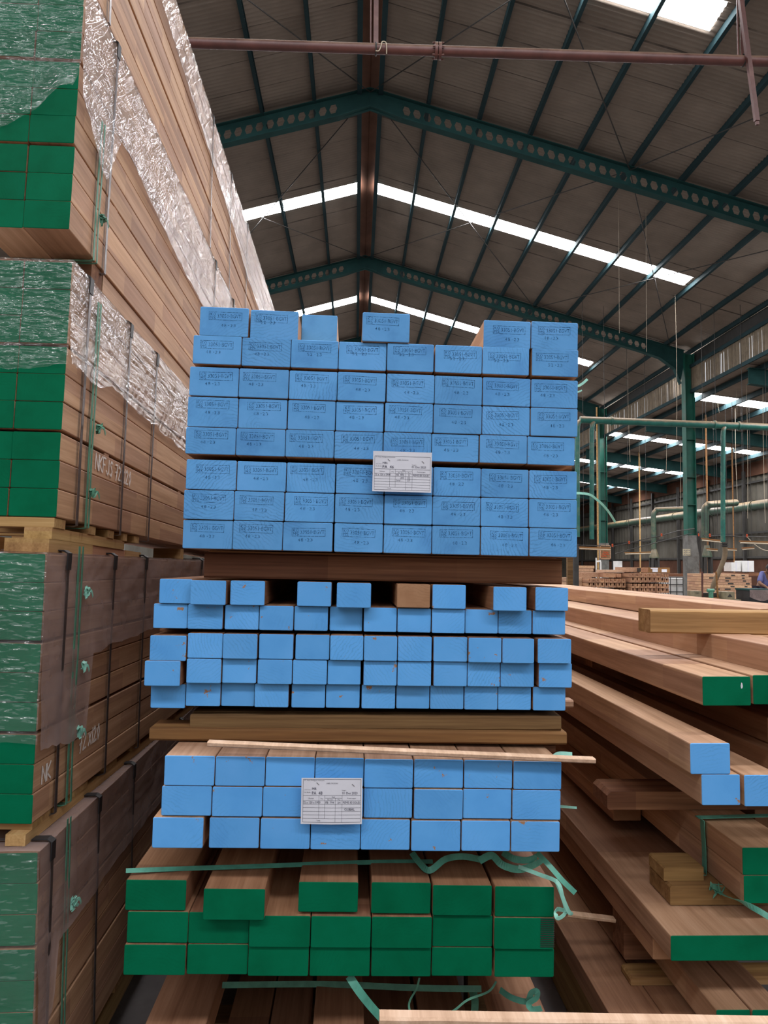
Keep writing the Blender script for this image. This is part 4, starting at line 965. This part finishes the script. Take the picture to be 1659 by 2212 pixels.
px_board(1186, 1239, 1512, 1513, 1528, 1529, 2.15, .05, 'wood_stack', 'small piece of wood beside the lowest row of the second bundle', 'wood_offcut', 'offcut')
# strap round the strapped pair
X_ = .992; root = empty('plastic_strap'); mb = MB(); z_ = EYE.z
pts = [(1.4, 2.30, z_-.701), (X_+.01, 2.27, z_-.700), (X_-.010, 2.265, z_-.706), (X_-.008, 2.262, z_-.78), (X_-.010, 2.258, z_-.85)]
mb.ribbon(smooth_path(pts, 3), (0, .026, 0), .0014); mb.build('band', 'pvc', root)
tag(root, 'dark green strap around the strapped green-ended pair on the right', 'strap')
tape('pale green tape trailing from the strap knot on the right', [(1524, 1890, 2.24), (1540, 1915, 2.2), (1560, 1932, 2.14), (1600, 1948, 2.04), (1640, 1968, 1.98), (1690, 2000, 1.95)], .014, 'pvc', (1.2, 1.4))
mb = MB(); c = at(1545, 1922, 2.17)
for k in range(4):
    q = [c+V((random.uniform(-.02, .03), random.uniform(-.01, .01), random.uniform(-.018, .018))) for _ in range(4)]; mb.ribbon(smooth_path(q, 4), V((.004, .004, .009)), .0012)
tag(mb.build('strap_knot', 'pvc_dark'), 'knotted green strap on the right pile by the chunky block', 'knot')

# ------------------------------------------------------------ workshop in the background on the right
random.seed(31)
# dust extraction duct across the side of the hall
DY = 18.0
a, b = at(1262, 907, DY), at(1720, 925, DY); root = empty('extraction_duct', a); d = b-a; dn = d.normalized()
mb = MB(); mb.tube([dn*-.10, d*1.3], .083, 14); mb.build('main_run', 'duct', root)
mb = MB()
for u in (1321, 1544, 1596):
    p = at(u, 907+(u-1262)*.0393, DY)-a; mb.tube([p-dn*.02, p+dn*.02], .105, 14)
mb.build('flange', 'duct', root)
def drop(u, vend, r, off, name):
    p = at(u, 912+(u-1262)*.039, DY)-a; q = at(u, vend, DY)-a; mb = MB()
    arc = [V((p.x+off, p.y, p.z+.02)), V((p.x+off*.45, p.y-.02, p.z+.0)), V((p.x+off*.1, p.y-.05, p.z-.07)), V((p.x, p.y-.05, p.z-.2)), V((q.x, q.y-.05, q.z))]
    mb.tube(smooth_path(arc[:4], 5)+[arc[4]], r, 12); mb.build('drop_pipe', 'duct', root); return a+q-V((0, .05, 0))
drop(1277, 1165, .052, .13, ''); e2 = drop(1559.5, 1171, .052, .12, ''); drop(1246, 1160, .055, .12, '')
mb = MB(); q = at(1563, 1173, DY)-a-V((0, .05, 0))
for z in (0, -.055): mb.tube([q+V((0, 0, z)), q+V((0, 0, z-.02))], .075, 12)
mb.tube([q, q-V((0, 0, .09))], .055, 12); mb.build('coupling', 'dark', root)
tag(root, 'green extraction duct with drop pipes in front of the columns', 'duct')
pts = [at(1564, 1182, DY), at(1563, 1203, DY), at(1553, 1230, DY), at(1541, 1258, DY), at(1537, 1272, DY)]
mb = MB(); P = smooth_path([p-V((0, .05, 0)) for p in pts], 8); mb.tube(P, [.052+.004*(i % 2) for i in range(len(P))], 12)
tag(mb.build('flexible_hose', 'hose'), 'brown flexible hose curving down to the green-motored machine', 'hose')
# big dusty duct along the side wall
root = empty('wall_duct'); mb = MB(); X0, Z0 = 15.2, EYE.z+2.32
mb.tube([(X0, 14, Z0), (X0, 58, Z0+.25)], .175, 16); mb.build('main_run', 'duct_old', root)
mb = MB()
for y in (24, 30, 33.5, 37.5, 44): mb.tube([(X0, y-.03, Z0+(y-14)*.0057), (X0, y+.03, Z0+(y-14)*.0057)], .20, 16)
mb.build('flange', 'duct_old', root)
for u, v0, vt, uu, y in ((1412, 1186, 1101, 1500, 27.0), (1523, 1168, 1090, 1590, 24.0)):
    mb = MB(); c0, c1, c2 = at(u, v0, y), at(u, vt+10, y), at(u+12, vt, y)
    mb.tube(smooth_path([c0, c0*.5+c1*.5, c1, c1*.25+c2*.75+V((-.04, 0, 0)), c2, at(uu, vt-2 if y > 25 else vt-4, y+.5)], 6), .085 if y > 25 else .11, 12); mb.build('branch_pipe', 'duct_old', root)
tag(root, 'large dusty duct with two branch pipes along the right side wall', 'duct')
for u, v0, v1, y, nm in ((1413, 1186, 1206, 27.0, 'left of the second column'), (1527, 1178, 1204, 24.0, 'right of the nearest column')):
    root = empty('cyclone_hood', at(u, v0, y)); s = y/F_PX; mb = MB(); h = (v1-v0)*s
    mb.tube([(0, 0, 0), (0, 0, -.2*h), (0, 0, -.8*h), (0, 0, -h)], [5*s, 6*s, 10.5*s, 10.5*s], 14); mb.build('cone', 'duct_old', root)
    for k in range(4):
        q = math.pi/4+k*math.pi/2; mb = MB(); mb.bar(V((9*s*math.cos(q), 9*s*math.sin(q), -h)), V((12*s*math.cos(q), 12*s*math.sin(q), -(root.location.z))), (.06, 0, 0), (0, .06, 0)); mb.build('leg', 'dark', root)
    tag(root, 'dusty cone-shaped hood on legs, %s' % nm, 'hood')
# machined wood parts stacked on pallets; toothed end faces look at the camera
def notched(wd, h, ln):
    """short rail with a slot cut in its end"""
    mb = MB(); c = wd*.18; pr = [(-wd/2, 0), (wd/2, 0), (wd/2, h), (c, h), (c, h*.45), (-c, h*.45), (-c, h), (-wd/2, h)]
    n = len(pr); vs = [(x, 0, z) for x, z in pr]+[(x, ln, z) for x, z in pr]
    mb.add(vs, [(0, 1, 4, 5), (1, 2, 3, 4), (5, 6, 7, 0), (n+5, n+4, n+1, n), (n+4, n+3, n+2, n+1), (n, n+7, n+6, n+5)]+[(i, n+i, n+(i+1) % n, (i+1) % n) for i in range(n)])
    o = mb.mesh('rail', ['wood']); b_ = bmesh.new(); b_.from_mesh(o); bmesh.ops.recalc_face_normals(b_, faces=b_.faces); b_.to_mesh(o); b_.free(); return o
def notch_stack(u0, u1, v0, rows, colsn, y, nm, rowpx):
    s = y/F_PX; wd = (u1-u0)*s/colsn; h = rowpx*s
    me = notched(wd*.94, h*.80, 1.4); base = at(u0, v0, y)
    for r in range(rows):
        for c in range(colsn):
            o = bpy.data.objects.new('machined_rail', me); col.objects.link(o)
            o.location = (base.x+(c+.5)*wd, y+random.uniform(0, .03), base.z-(r+1)*h+(.12*h if r % 2 else 0))
            tag(o, 'short slotted wooden rail in the %s' % nm, 'rail', 'rails in the %s' % nm)
    bz = base.z-rows*h
    mb = MB(); root = empty('wooden_pallet', (base.x, y, 0))
    W_ = (u1-u0)*s
    for k in range(3): mb = MB(); mb.box((k*(W_-.1)/2, .02, 0), (k*(W_-.1)/2+.1, 1.35, bz-.03)); mb.build('stringer', 'yellow', root)
    mb = MB(); mb.box((0, .02, bz-.03), (W_, 1.38, bz)); mb.build('deck', 'yellow_x', root); tag(root, 'pallet carrying the %s' % nm, 'pallet')
notch_stack(1269, 1353, 1247.5, 5, 9, 20.5, 'notched stack on the left of the workshop', 11.2)
notch_stack(1363, 1447, 1236, 6, 9, 20.3, 'tall notched stack beside the white tank', 11.4)
def lay(u0, u1, vt, vb, y, dep, mat, label, ln_slot=False, name='stacked_board'):
    s = y/F_PX; p = at(u0, vb, y); q = at(u1, vt, y); q.z = at(u0, vt, y).z; mb = MB(); mb.box((0, 0, 0), (q.x-p.x, dep, q.z-p.z)); o = mb.build(name, mat); o.location = p; tag(o, label, 'board'); return o
lay(1252, 1308, 1236, 1246.5, 21.2, .5, 'wood_stack', 'pale boards lying on the left notched stack'); lay(1309, 1330, 1238, 1247.5, 20.6, .8, 'wood', 'short red-brown offcut on the left notched stack'); lay(1332, 1342, 1239, 1247.5, 20.7, .8, 'wood', 'second short red-brown offcut on the left notched stack')
lay(1309, 1364, 1231, 1236.5, 21.0, .9, 'wood_pale', 'upper pale board between the notched stacks'); lay(1320, 1362, 1237, 1247, 21.3, .6, 'wood_stack', 'lower brown board between the notched stacks')
lay(1350, 1380, 1225, 1235.6, 20.9, .8, 'wood_stack', 'left board on the tall notched stack'); lay(1387, 1400, 1226, 1235.6, 20.6, .9, 'wood', 'right brown board on the tall notched stack'); lay(1382, 1386, 1227, 1235.6, 20.7, .9, 'dark', 'dark thin piece between boards on the tall notched stack')
for r in range(4): lay(1240+(3 if r % 2 else 0), 1284-2*r, 1221.5+6.5*r, 1227.5+6.5*r, 24.0, .8, 'wood_stack', 'long board of the far left heap, %s from its top' % ORD[r+1])
p = at(1243, 1247, 24.0); mb = MB(); mb.box((0, 0, 0), (.5, .8, p.z)); o = mb.build('stack_base', 'wood'); o.location = (p.x, 24.0, 0); tag(o, 'lower part of the far left board heap', 'stack base')
for r in range(6): lay(1228, 1257, 1248+9*r, 1256.4+9*r, 21.0, .9, 'wood_stack', 'long board of the heap half hidden by the dark post, %s from its top' % ORD[r+1])
# slotted board stack right of the column
s_ = 20.5/F_PX
for r in range(9):
    p = at(1519, 1239+6.0*(r+1), 20.5); q = at(1623-(6 if r in (0, 7, 8) else 0), 1239, 20.5); q.z = at(1519, 1239+6.0*r+.5, 20.5).z
    root = empty('slotted_board', p); mb = MB(); mb.box((0, 0, 0), (q.x-p.x, 1.0, q.z-p.z)); mb.build('board', 'wood_stack', root)
    W_ = q.x-p.x; h = q.z-p.z; mb = MB()
    for x in [random.uniform(.42, .62)*W_, random.uniform(.80, .92)*W_, random.uniform(.1, .3)*W_][:2+(r % 2)]:
        mb.box((x, -.004, h*.25), (x+random.uniform(.06, .16), .002, h*.75))
    mb.build('mortise_slot', 'dark', root); tag(root, 'mortised board in the stack behind the machine, %s from its top' % ORD[r+1], 'board', 'mortised boards behind the machine')
p = at(1519, 1294, 20.5); mb = MB(); mb.box((0, 0, 0), (104*s_, 1.0, p.z)); o = mb.build('stack_base', 'wood'); o.location = (p.x, 20.5, 0); tag(o, 'lower part of the mortised stack behind the machine', 'stack base')
# white caged tank
y = 23.4; p = at(1448, 1247, y); root = empty('caged_tank', (p.x, y, 0)); W_ = .95; H_ = p.z
M['tank'] = plain_mat('white tank plastic', (.75, .75, .73), .5, var=.08)
mb = MB(); mb.box((.03, .03, .16), (W_-.03, .97, H_-.03)); mb.build('tank', 'tank', root)
mb = MB()
for k in range(6):
    x = W_*k/5; mb.tube([(x, 0, .12), (x, 0, H_)], .012, 6); mb.tube([(0, x, .12), (0, x, H_)], .012, 6)
for k in range(6):
    z = .14+(H_-.14)*k/5; mb.tube([(0, 0, z), (W_, 0, z), (W_, 1, z), (0, 1, z), (0, 0, z)], .013, 6)
mb.build('cage', 'dark', root); mb = MB(); mb.box((0, 0, 0), (W_, 1, .12)); mb.build('pallet_base', 'yellow', root)
mb = MB(); mb.sheet(lambda s, t: (.45+.5*s, -.03-.05*abs(noise.noise(V((s*5, t*5, 1)))), .2+.62*t), 14, 14); mb.build('plastic_sheet', 'tank', root)
tag(root, 'white plastic tank in a wire cage beside the concrete stub', 'tank')
# woodworking machine
y = 17.2; root = empty('woodworking_machine', (at(1499, 1276, y).x, y, 0)); s = y/F_PX; X = lambda u: (u-1499)*s; Z = lambda v: at(1530, v, y).z
MP = {}; M['beige'] = plain_mat('machine beige', (.22, .19, .12), .55, var=.25, scale=9)
for u0, u1, v0, v1, y0, y1, m, nm in ((1499, 1516, 1277, 1291, 0, .35, 'beige', 'left_cabinet'), (1566, 1589, 1278, 1294, 0, .4, 'beige', 'right_cabinet'), (1510, 1601, 1294, 1298, -.05, .6, 'beige', 'table'), (1531, 1575, 1298, 1303, -.02, .5, 'tank', 'fence_rail'), (1484, 1560, 1291, 1297, .1, .5, 'bearer_o', 'feed_bed'), (1575, 1592, 1299, 1306, 0, .4, 'beige', 'foot'), (1516, 1566, 1282, 1293, .3, .5, 'dark', 'frame')):
    mb = MB(); mb.box((X(u0), y0, Z(v1)), (X(u1), y1, Z(v0))); MP[nm] = mb.build(nm, m, root)
mb = MB(); mb.tube([(X(1533), .1, Z(1276)), (X(1548), .1, Z(1276))], .040, 12); mb.tube([(X(1541), .1, Z(1278)), (X(1541), .1, Z(1294))], .05, 10); mb.build('motor', 'pvc_dark', root)
mb = MB(); a_, b_ = X(1573), X(1584); mb.add([(a_, -.004, Z(1289)), (b_, -.004, Z(1289)), ((a_+b_)/2, -.004, Z(1282))], [(0, 1, 2)]); mb.build('warning_triangle', 'dark', MP['right_cabinet'])
mb = MB(); put_text(mb, 'FSM', X(1503), Z(1283), X(1510)-X(1503), .03, -.004); mb.build('maker_lettering', 'dark', MP['left_cabinet'])
mb = MB(); mb.box((X(1495), .05, 0), (X(1595), .5, Z(1303))); mb.build('base', 'dark', root)
for u, m in ((1526, 'rust_pipe'), (1561, 'bearer_o')):
    mb = MB(); mb.tube([(X(u), .2, Z(1293)), (X(u+(1 if u < 1550 else -3)), .2, Z(1235))], .022, 8); mb.build('post', m, root)
tag(root, 'beige woodworking machine with a green motor and warning triangle', 'machine')
# black crate under plastic and the man
y = 17.0; p = at(1619, 1306, y); q = at(1668, 1274, y); root = empty('black_crate', (p.x, y, 0)); W_ = q.x-p.x; H_ = q.z
mb = MB(); mb.box((0, 0, 0), (W_, .6, H_)); cb_ = mb.build('crate_body', 'clip', root)
mb = MB(); mb.box((-.012, -.012, H_-.02), (W_+.01, .62, H_+.015)); mb.build('rim', 'teal', root)
mb = MB(); mb.sheet(lambda s_, t: (W_*s_, -.02-.02*abs(noise.noise(V((s_*4, t*3, 4)))), H_-.16*t*(1+.5*math.sin(s_*3))), 16, 8); mb.build('plastic_sheet', 'film_d', cb_)
tag(root, 'black crate half covered by clear plastic at the right edge', 'crate')
y = 18.0; S = y/F_PX
def pp(u, v, dy=0): return at(u, v, y+dy)
M['shirt'] = plain_mat('violet blue shirt', (.115, .125, .30), .85, var=.15, scale=20); M['skin'] = plain_mat('skin', (.20, .10, .06), .6, var=.08)
M['trousers'] = plain_mat('dark trousers', (.018, .02, .04), .85); M['hair'] = plain_mat('black hair', (.008, .007, .007), .6)
def skinned(name, mat, pts, edges, rad, parent=None, lvl=2):
    me = bpy.data.meshes.new(name); me.from_pydata([tuple(p) for p in pts], edges, []); o = bpy.data.objects.new(name, me); col.objects.link(o); me.materials.append(M[mat])
    sk = o.modifiers.new('skin', 'SKIN'); me.skin_vertices.new() if not me.skin_vertices else None
    for i, r in enumerate(rad): me.skin_vertices[0].data[i].radius = (r, r) if not isinstance(r, tuple) else r
    me.skin_vertices[0].data[0].use_root = True
    sb = o.modifiers.new('sub', 'SUBSURF'); sb.levels = lvl; sb.render_levels = lvl
    for p in me.polygons: p.use_smooth = True
    if parent: o.parent = parent
    return o
hip = pp(1649, 1270); hz = hip.z; mid = pp(1650, 1255); chest = pp(1654, 1243, -.05); neck = pp(1659.5, 1236, -.12); head = pp(1664, 1231.5, -.20); crown = pp(1668, 1228.5, -.24)
sh_l = pp(1646.5, 1240, -.02); el_l = pp(1640, 1259, -.16); wr_l = pp(1655, 1268, -.36); sh_r = pp(1665, 1241, -.05); el_r = pp(1673, 1258, -.2); wr_r = pp(1668, 1268, -.38)
def leg(dx): return [V((hip.x+dx, hip.y, hz-.06)), V((hip.x+dx*1.2, hip.y-.03, .50)), V((hip.x+dx*1.2, hip.y+.05, .09)), V((hip.x+dx*1.3, hip.y-.12, .04))]
L1, L2 = leg(-.10), leg(.10)
def hand(w, d): 
    out = [w+d*.06]
    for k in range(4): out += [w+d*(.10+.004*k)+V((-.03+.02*k, 0, .0)), w+d*(.165-.01*abs(k-1.5))+V((-.034+.022*k, 0, -.03))]
    out += [w+d*.05+V((.05, 0, .0)), w+d*.10+V((.06, 0, -.02))]; return out
pts = [hip, mid, chest, neck, head, crown, sh_l, el_l, wr_l, sh_r, el_r, wr_r]+L1+L2
ed = [(0, 1), (1, 2), (2, 3), (3, 4), (4, 5), (2, 6), (6, 7), (7, 8), (2, 9), (9, 10), (10, 11), (0, 12), (12, 13), (13, 14), (14, 15), (0, 16), (16, 17), (17, 18), (18, 19)]
rad = [.13, .12, .14, .055, .085, .07, .06, .042, .028, .06, .042, .028, .085, .055, .042, .035, .085, .055, .042, .035]
for wi_, w_ in ((8, wr_l), (11, wr_r)):
    dvec = (w_-(el_l if wi_ == 8 else el_r)).normalized(); hs_ = hand(w_, dvec); b0 = len(pts); pts += hs_
    ed.append((wi_, b0)); rad.append(.026)
    for k in range(4): ed += [(b0, b0+1+2*k), (b0+1+2*k, b0+2+2*k)]; rad += [.0095, .0085]
    ed += [(b0, b0+9), (b0+9, b0+10)]; rad += [.011, .009]
body = skinned('body', 'skin', pts, ed, rad)
body.name = 'person'
tag(body, 'person in a violet-blue shirt bending over work at the right edge', 'person')
def cloth(name, mat, idx, eds, grow):
    p_ = [pts[i] for i in idx]; e_ = [(idx.index(a_), idx.index(b_)) for a_, b_ in eds]
    return skinned(name, mat, p_, e_, [rad[i]+grow for i in idx], body)
cloth('shirt', 'shirt', [2, 1, 0, 6, 7, 9, 10], [(2, 1), (1, 0), (2, 6), (6, 7), (2, 9), (9, 10)], .022)
cloth('trousers', 'trousers', [0, 12, 13, 14, 16, 17, 18], [(0, 12), (12, 13), (13, 14), (0, 16), (16, 17), (17, 18)], .018)
fwd = (crown-neck).normalized(); hc = (head+crown)/2
mb = MB()
def hf(s, t):
    a_ = 2*math.pi*s; b_ = math.pi*.58*t; dv = V((math.sin(b_)*math.cos(a_), math.sin(b_)*math.sin(a_), math.cos(b_)))
    return hc+V((0, .03, .02))+V((dv.x*.10, dv.y*.115, dv.z*.115))
mb.sheet(hf, 20, 10); mb.build('hair', 'hair', body)
fc = hc+V((.0, -.095, -.02)); mb = MB(); mb.tube([fc+V((0, -.005, .03)), fc+V((0, -.028, -.01)), fc+V((0, -.005, -.015))], [.008, .014, .01], 8); mb.build('nose', 'skin', body)
for s in (-1, 1):
    mb = MB(); mb.sheet(lambda a_, b_: fc+V((s*.034, .0, .03))+V((.011*math.cos(2*math.pi*a_)*math.sin(math.pi*b_), -.008*math.cos(math.pi*b_), .007*math.sin(2*math.pi*a_)*math.sin(math.pi*b_))), 10, 6); mb.build('eye', 'clip', body)
    mb = MB(); mb.tube([hc+V((s*.088, .0, .02)), hc+V((s*.10, .012, .0)), hc+V((s*.09, .0, -.03))], [.012, .018, .01], 8); mb.build('ear', 'skin', body)
mb = MB(); mb.tube([fc+V((-.024, .006, -.045)), fc+V((0, -.004, -.047)), fc+V((.024, .006, -.045))], .006, 6); mb.build('mouth', 'rust_pipe', body)
# sign board and papers on the columns
y = FR[4]-.22; p = at(1296, 1208, y); q = at(1319, 1177.5, y); W_, H_ = q.x-p.x, q.z-p.z; root = empty('notice_board', p)
M['board_brown'] = plain_mat('brown board', (.20, .105, .05), .8, scale=12); M['red'] = plain_mat('red paint', (.42, .06, .015), .7)
mb = MB(); mb.box((0, 0, 0), (W_, .03, H_)); pn_ = mb.build('panel', 'board_brown', root)
mb = MB()
for a_, b_ in (((0, -.01, 0), (W_, 0, .03)), ((0, -.01, H_-.03), (W_, 0, H_)), ((0, -.01, 0), (.03, 0, H_)), ((W_-.03, -.01, 0), (W_, 0, H_))): mb.box(a_, b_)
mb.build('frame', 'wood_stack', root); mb = MB()
for k, w_ in enumerate((.55, .7, .5)): mb.sheet(lambda s, t, k=k, w_=w_: (W_*(.12+.1*k+w_*s*.9), -.006, H_*(.18+.14*k)+H_*.07*t+.012*math.sin(s*12)), 14, 1)
mb.build('red_brush_lettering', 'red', pn_); tag(root, 'brown notice board with red brush strokes on a concrete stub', 'notice board')
y = FR[3]-.2; p = at(1475, 1200, y); q = at(1491, 1186, y); mb = MB(); mb.box((0, -.012, 0), (q.x-p.x, 0, q.z-p.z)); M['card'] = plain_mat('buff card', (.40, .36, .25), .8, scale=14)
root = mb.build('paper_notice', 'card'); root.location = p; tag(root, 'buff paper notice on the nearest column stub', 'notice')
mb = MB()
for r in range(3):
    for c in range(3): mb.box((.02+.07*c, -.014, .03+.055*r), (.065+.07*c, -.0125, .045+.055*r))
mb.build('printed_lines', 'print', root)
y = 25.5; p = at(1288, 1236, y); p.z = .05; q = at(1299, 1205, y); mb = MB(); mb.bar((0, 0, 0), (0, .35, .0), (.02, 0, 0), (0, 0, .0)); mb = MB()
W_, H_ = .18, q.z-p.z
for k in range(5): mb.bar((0, 0, H_*(.05+.22*k)), (W_, .1, H_*(.12+.22*k)-.1), (0, .03, 0), (0, 0, .05))
mb.bar((0, 0, 0), (0, 0, H_), (.03, 0, 0), (0, .03, 0)); mb.bar((W_, .1, -.05), (W_, .1, H_-.12), (.03, 0, 0), (0, .03, 0)); o = mb.build('lattice_panel', 'tank'); o.location = p; tag(o, 'white lattice panel leaning by the stub with the red board', 'panel')
y = 24.5
for (u0, u1, v0, v1, m, lb, cat, nm) in ((1400, 1447, 1226, 1237, 'bearer_o', 'orange box with white papers beyond the tall notched stack', 'box', 'wooden_box'), (1580, 1600, 1215, 1234, 'tank', 'left pale carton on the wall ledge', 'carton', 'carton'), (1603.5, 1628.5, 1211.5, 1235, 'tank', 'right larger pale carton on the wall ledge', 'carton', 'carton'), (1337, 1344, 1212, 1331, 'tank', 'white sheet standing against the far wall', 'sheet', 'white_sheet')):
    p = at(u0, v1, y); q = at(u1, v0, y); root = empty(nm, p); mb = MB(); mb.box((0, 0, 0), (q.x-p.x, .5, q.z-p.z)); mb.build('body', m, root)
    if cat == 'box':
        mb = MB(); W_ = q.x-p.x
        for a_ in (.2, .62): mb.box((W_*a_, -.006, .02), (W_*(a_+.24), 0, .11))
        mb.box((W_*.12, -.006, .12), (W_*.45, 0, .15)); mb.build('paper', 'paper', root)
    if cat == 'carton':
        mb = MB(); W_ = q.x-p.x; mb.box((W_*.45, -.004, 0), (W_*.56, 0, q.z-p.z)); mb.build('tape_band', 'paper', root)
    tag(root, lb, cat)
mb = MB(); p = at(1570, 1236, 24.6); mb.box((-.9, 0, -.10), (3, .7, 0)); mb.box((-.9, 0, -p.z), (-.8, .7, -.1)); mb.box((2.9, 0, -p.z), (3, .7, -.1)); o = mb.build('work_bench', 'bearer'); o.location = (p.x, 24.5, p.z-.01); tag(o, 'long dark bench carrying the pale cartons', 'bench')
mb = MB(); p = at(1400, 1238, 24.6); mb.box((0, 0, -.10), (1.6, .7, 0)); mb.box((0, 0, -p.z), (.1, .7, -.1)); mb.box((1.5, 0, -p.z), (1.6, .7, -.1)); o = mb.build('work_bench', 'bearer'); o.location = (p.x-.4, 24.5, p.z-.01); tag(o, 'short dark bench under the orange box', 'bench')
# strip lamps hung on rods
M['lamp'] = plain_mat('lamp tube white', (.52, .44, .32), .5, var=.1)
k = 0
for u0, u1, v0, v1, y, nm in ((1251, 1318, 1182, 1184.5, 21.5, 'before the red-lettered board'), (1516, 1557, 1163.5, 1168, 19.6, 'right of the nearest column'), (1598, 1672, 1169, 1171.5, 19.0, 'at the right edge'), (1526, 1549, 1185, 1187, 23.0, 'low, left of the drop pipe'), (1569, 1590, 1185, 1186, 23.0, 'low, right of the drop pipe'), (1603, 1628, 1184, 1182, 23.0, 'low, above the cartons'), (1350, 1405, 1194, 1192.5, 24.0, 'before the cone hood')):
    a_, b_ = at(u0, v0, y), at(u1, v1, y); root = empty('strip_lamp', a_); d_ = b_-a_; mb = MB(); mb.bar(V((0, 0, 0)), d_, (0, .09, 0), (0, 0, .035)); mb.build('batten', 'bearer_o', root)
    mb = MB(); mb.tube([V((0, -.03, -.04)), d_+V((0, -.03, -.04))], .018, 8); mb.build('tube', 'lamp', root)
    mb = MB()
    for t in (.15, .85): mb.tube([d_*t, V(((d_*t).x, (d_*t).y, (zs(a_.x+d_.x*t) if a_.x+d_.x*t > 9.9 else zr(a_.x+d_.x*t))+.06-a_.z))], .006, 5)
    mb.build('hanging_wire', 'dark', root); tag(root, 'strip lamp hung on wires, %s' % nm, 'lamp')
# cables strung across, with red insulators
mb = MB(); w_ = [(1251, 1178, 21), (1325, 1180, 21), (1359, 1173, 21), (1398, 1163, 21), (1430, 1157, 21), (1463, 1147, 21.5), (1500, 1142, 22)]
mb.tube([at(*p) for p in w_], .012, 6); tag(mb.build('power_cable', 'dark'), 'cable slung from the nearest stub toward the red-lettered board', 'cable')
mb = MB(); mb.tube(smooth_path([at(*p) for p in [(1494, 1152, 22.62), (1380, 1182, 21.8), (1330, 1196, 21.8)]], 6), .012, 6); tag(mb.build('power_cable', 'dark'), 'second lower cable sagging left of the nearest stub', 'cable')
mb = MB(); mb.tube([at(*p) for p in [(1518, 1157, 20), (1614, 1159, 20), (1680, 1161, 20)]], .010, 6); tag(mb.build('power_cable', 'dark'), 'straight cable running right from the nearest stub', 'cable')
mb = MB(); mb.tube(smooth_path([at(*p) for p in [(1614, 1160, 19.9), (1630, 1176, 19.9), (1650, 1188, 19.9), (1675, 1191, 19.9)]], 6), .012, 6); tag(mb.build('power_cable', 'twine'), 'pale cable drooping from the red insulator at right', 'cable')
for u, v, y, nm in ((1359, 1172.5, 21, 'left of the cone hood'), (1429, 1156, 21, 'left of the nearest column'), (1509, 1156, 22.6, 'on the nearest stub'), (1533.5, 1157, 20, 'between stub and drop pipe'), (1613.5, 1158, 20, 'farthest right'), (1323, 1179, 21, 'by the red-lettered board')):
    p = at(u, v, y); mb = MB(); mb.tube([p+V((0, 0, -.03)), p+V((0, 0, 0)), p+V((0, 0, .015)), p+V((0, 0, .05))], [.03, .018, .03, .016], 8); tag(mb.build('insulator', 'red'), 'small red insulator on the cable, %s' % nm, 'insulator')
mb = MB()
for k in range(4): mb.tube(smooth_path([at(1506+k, 1148, 22.60), at(1507+2*k, 1170, 22.59), at(1512+k, 1200, 22.59), at(1513+k, 1228, 22.6)], 5), .010, 6)
tag(mb.build('cable_bunch', 'dark'), 'bunch of dark cables down the nearest concrete stub', 'cables')
# slim posts by the blue stack
for u0, u1, v0, v1, y, m, lb in ((1226.5, 1238, 1200, 1290, 16.0, 'bearer_y', 'slim brown post just right of the dark bearer'), (1241, 1250, 1175, 1290, 15.6, 'dark', 'dark grey post beside the blue stack')):
    p = at(u0, v1, y); q = at(u1, v0, y); mb = MB(); mb.box((0, 0, -p.z), (q.x-p.x, .1, q.z-p.z)); o = mb.build('slim_post', m); o.location = p; tag(o, lb, 'post')
for u, y, v1, nm, m in ((1292, 26.0, 1215, 'left of the board stub', 'yellow'), (1383, 33.0, 1208, 'on the far wall', 'yellow'), (1586, 27.0, 1210, 'right of the drop pipe', 'bearer_o'), (1528, 25.0, 1120, 'right of the nearest column', 'bearer_o')):
    p = at(u, v1, y); mb = MB(); z_ = zs(p.x)-.02; mb.tube([(p.x, y, 0), (p.x, y, z_)], .030 if m == 'yellow' else .028, 8); tag(mb.build('conduit_pole', m), 'pale slim pole rising to the side-bay roof, %s' % nm, 'pole')
# cords with dust hanging from the side bay roof
for k, (u, v0, v1, y) in enumerate(((1462, 878, 960, 19.5), (1551, 875, 892, 23), (1591, 880, 905, 22), (1650, 890, 1130, 20), (1615, 962, 1120, 21), (1590, 985, 1080, 24), (1470, 1035, 1100, 28), (1381, 985, 1010, 29), (1439, 980, 1022, 27), (1358, 950, 998, 25))):
    a_, b_ = at(u, v0, y), at(u+(3 if k % 2 else 0), v1, y); a_.z = zs(a_.x)+.06 if a_.x > 9.9 else zr(a_.x)+.06
    mb = MB(); mb.tube(smooth_path([a_, a_*.5+b_*.5+V((.02*(-1)**k, 0, 0)), b_], 5), .0055, 5); tag(mb.build('hanging_cord', 'twine'), 'thin dusty cord hanging from the side-bay roof', 'cord', 'hanging cords')
for k, (u, v0, v1, y) in enumerate(((1338, 610, 720, 16), (1397, 600, 760, 16))):
    a_, b_ = at(u, v0, y), at(u, v1, y); mb = MB(); mb.tube([V((a_.x, y, zr(a_.x)+.06)), b_], .004, 5); tag(mb.build('hanging_cord', 'twine'), 'thin cord hanging from the main roof, %s one' % ('left', 'right')[k], 'cord')
# litter lying on the broken skylight
mb = MB()
for k in range(9):
    p = at(1236+random.uniform(0, 17), 544+random.uniform(0, 16), 18.55); x = p.x; z = zr(x)+.07
    mb.sheet(lambda s, t: (x+.10*s+.02*t, 18.38+.055*k+.05*t, z-.28*.10*s+.006*math.sin(6*s+k)), 4, 2)
o = mb.build('leaf_litter', 'bearer_y'); o['kind'] = 'stuff'; tag(o, 'brown leaf litter caught on the long skylight strip', 'leaf litter')
# cartons of dark timbers far on the left behind the stack are out of view
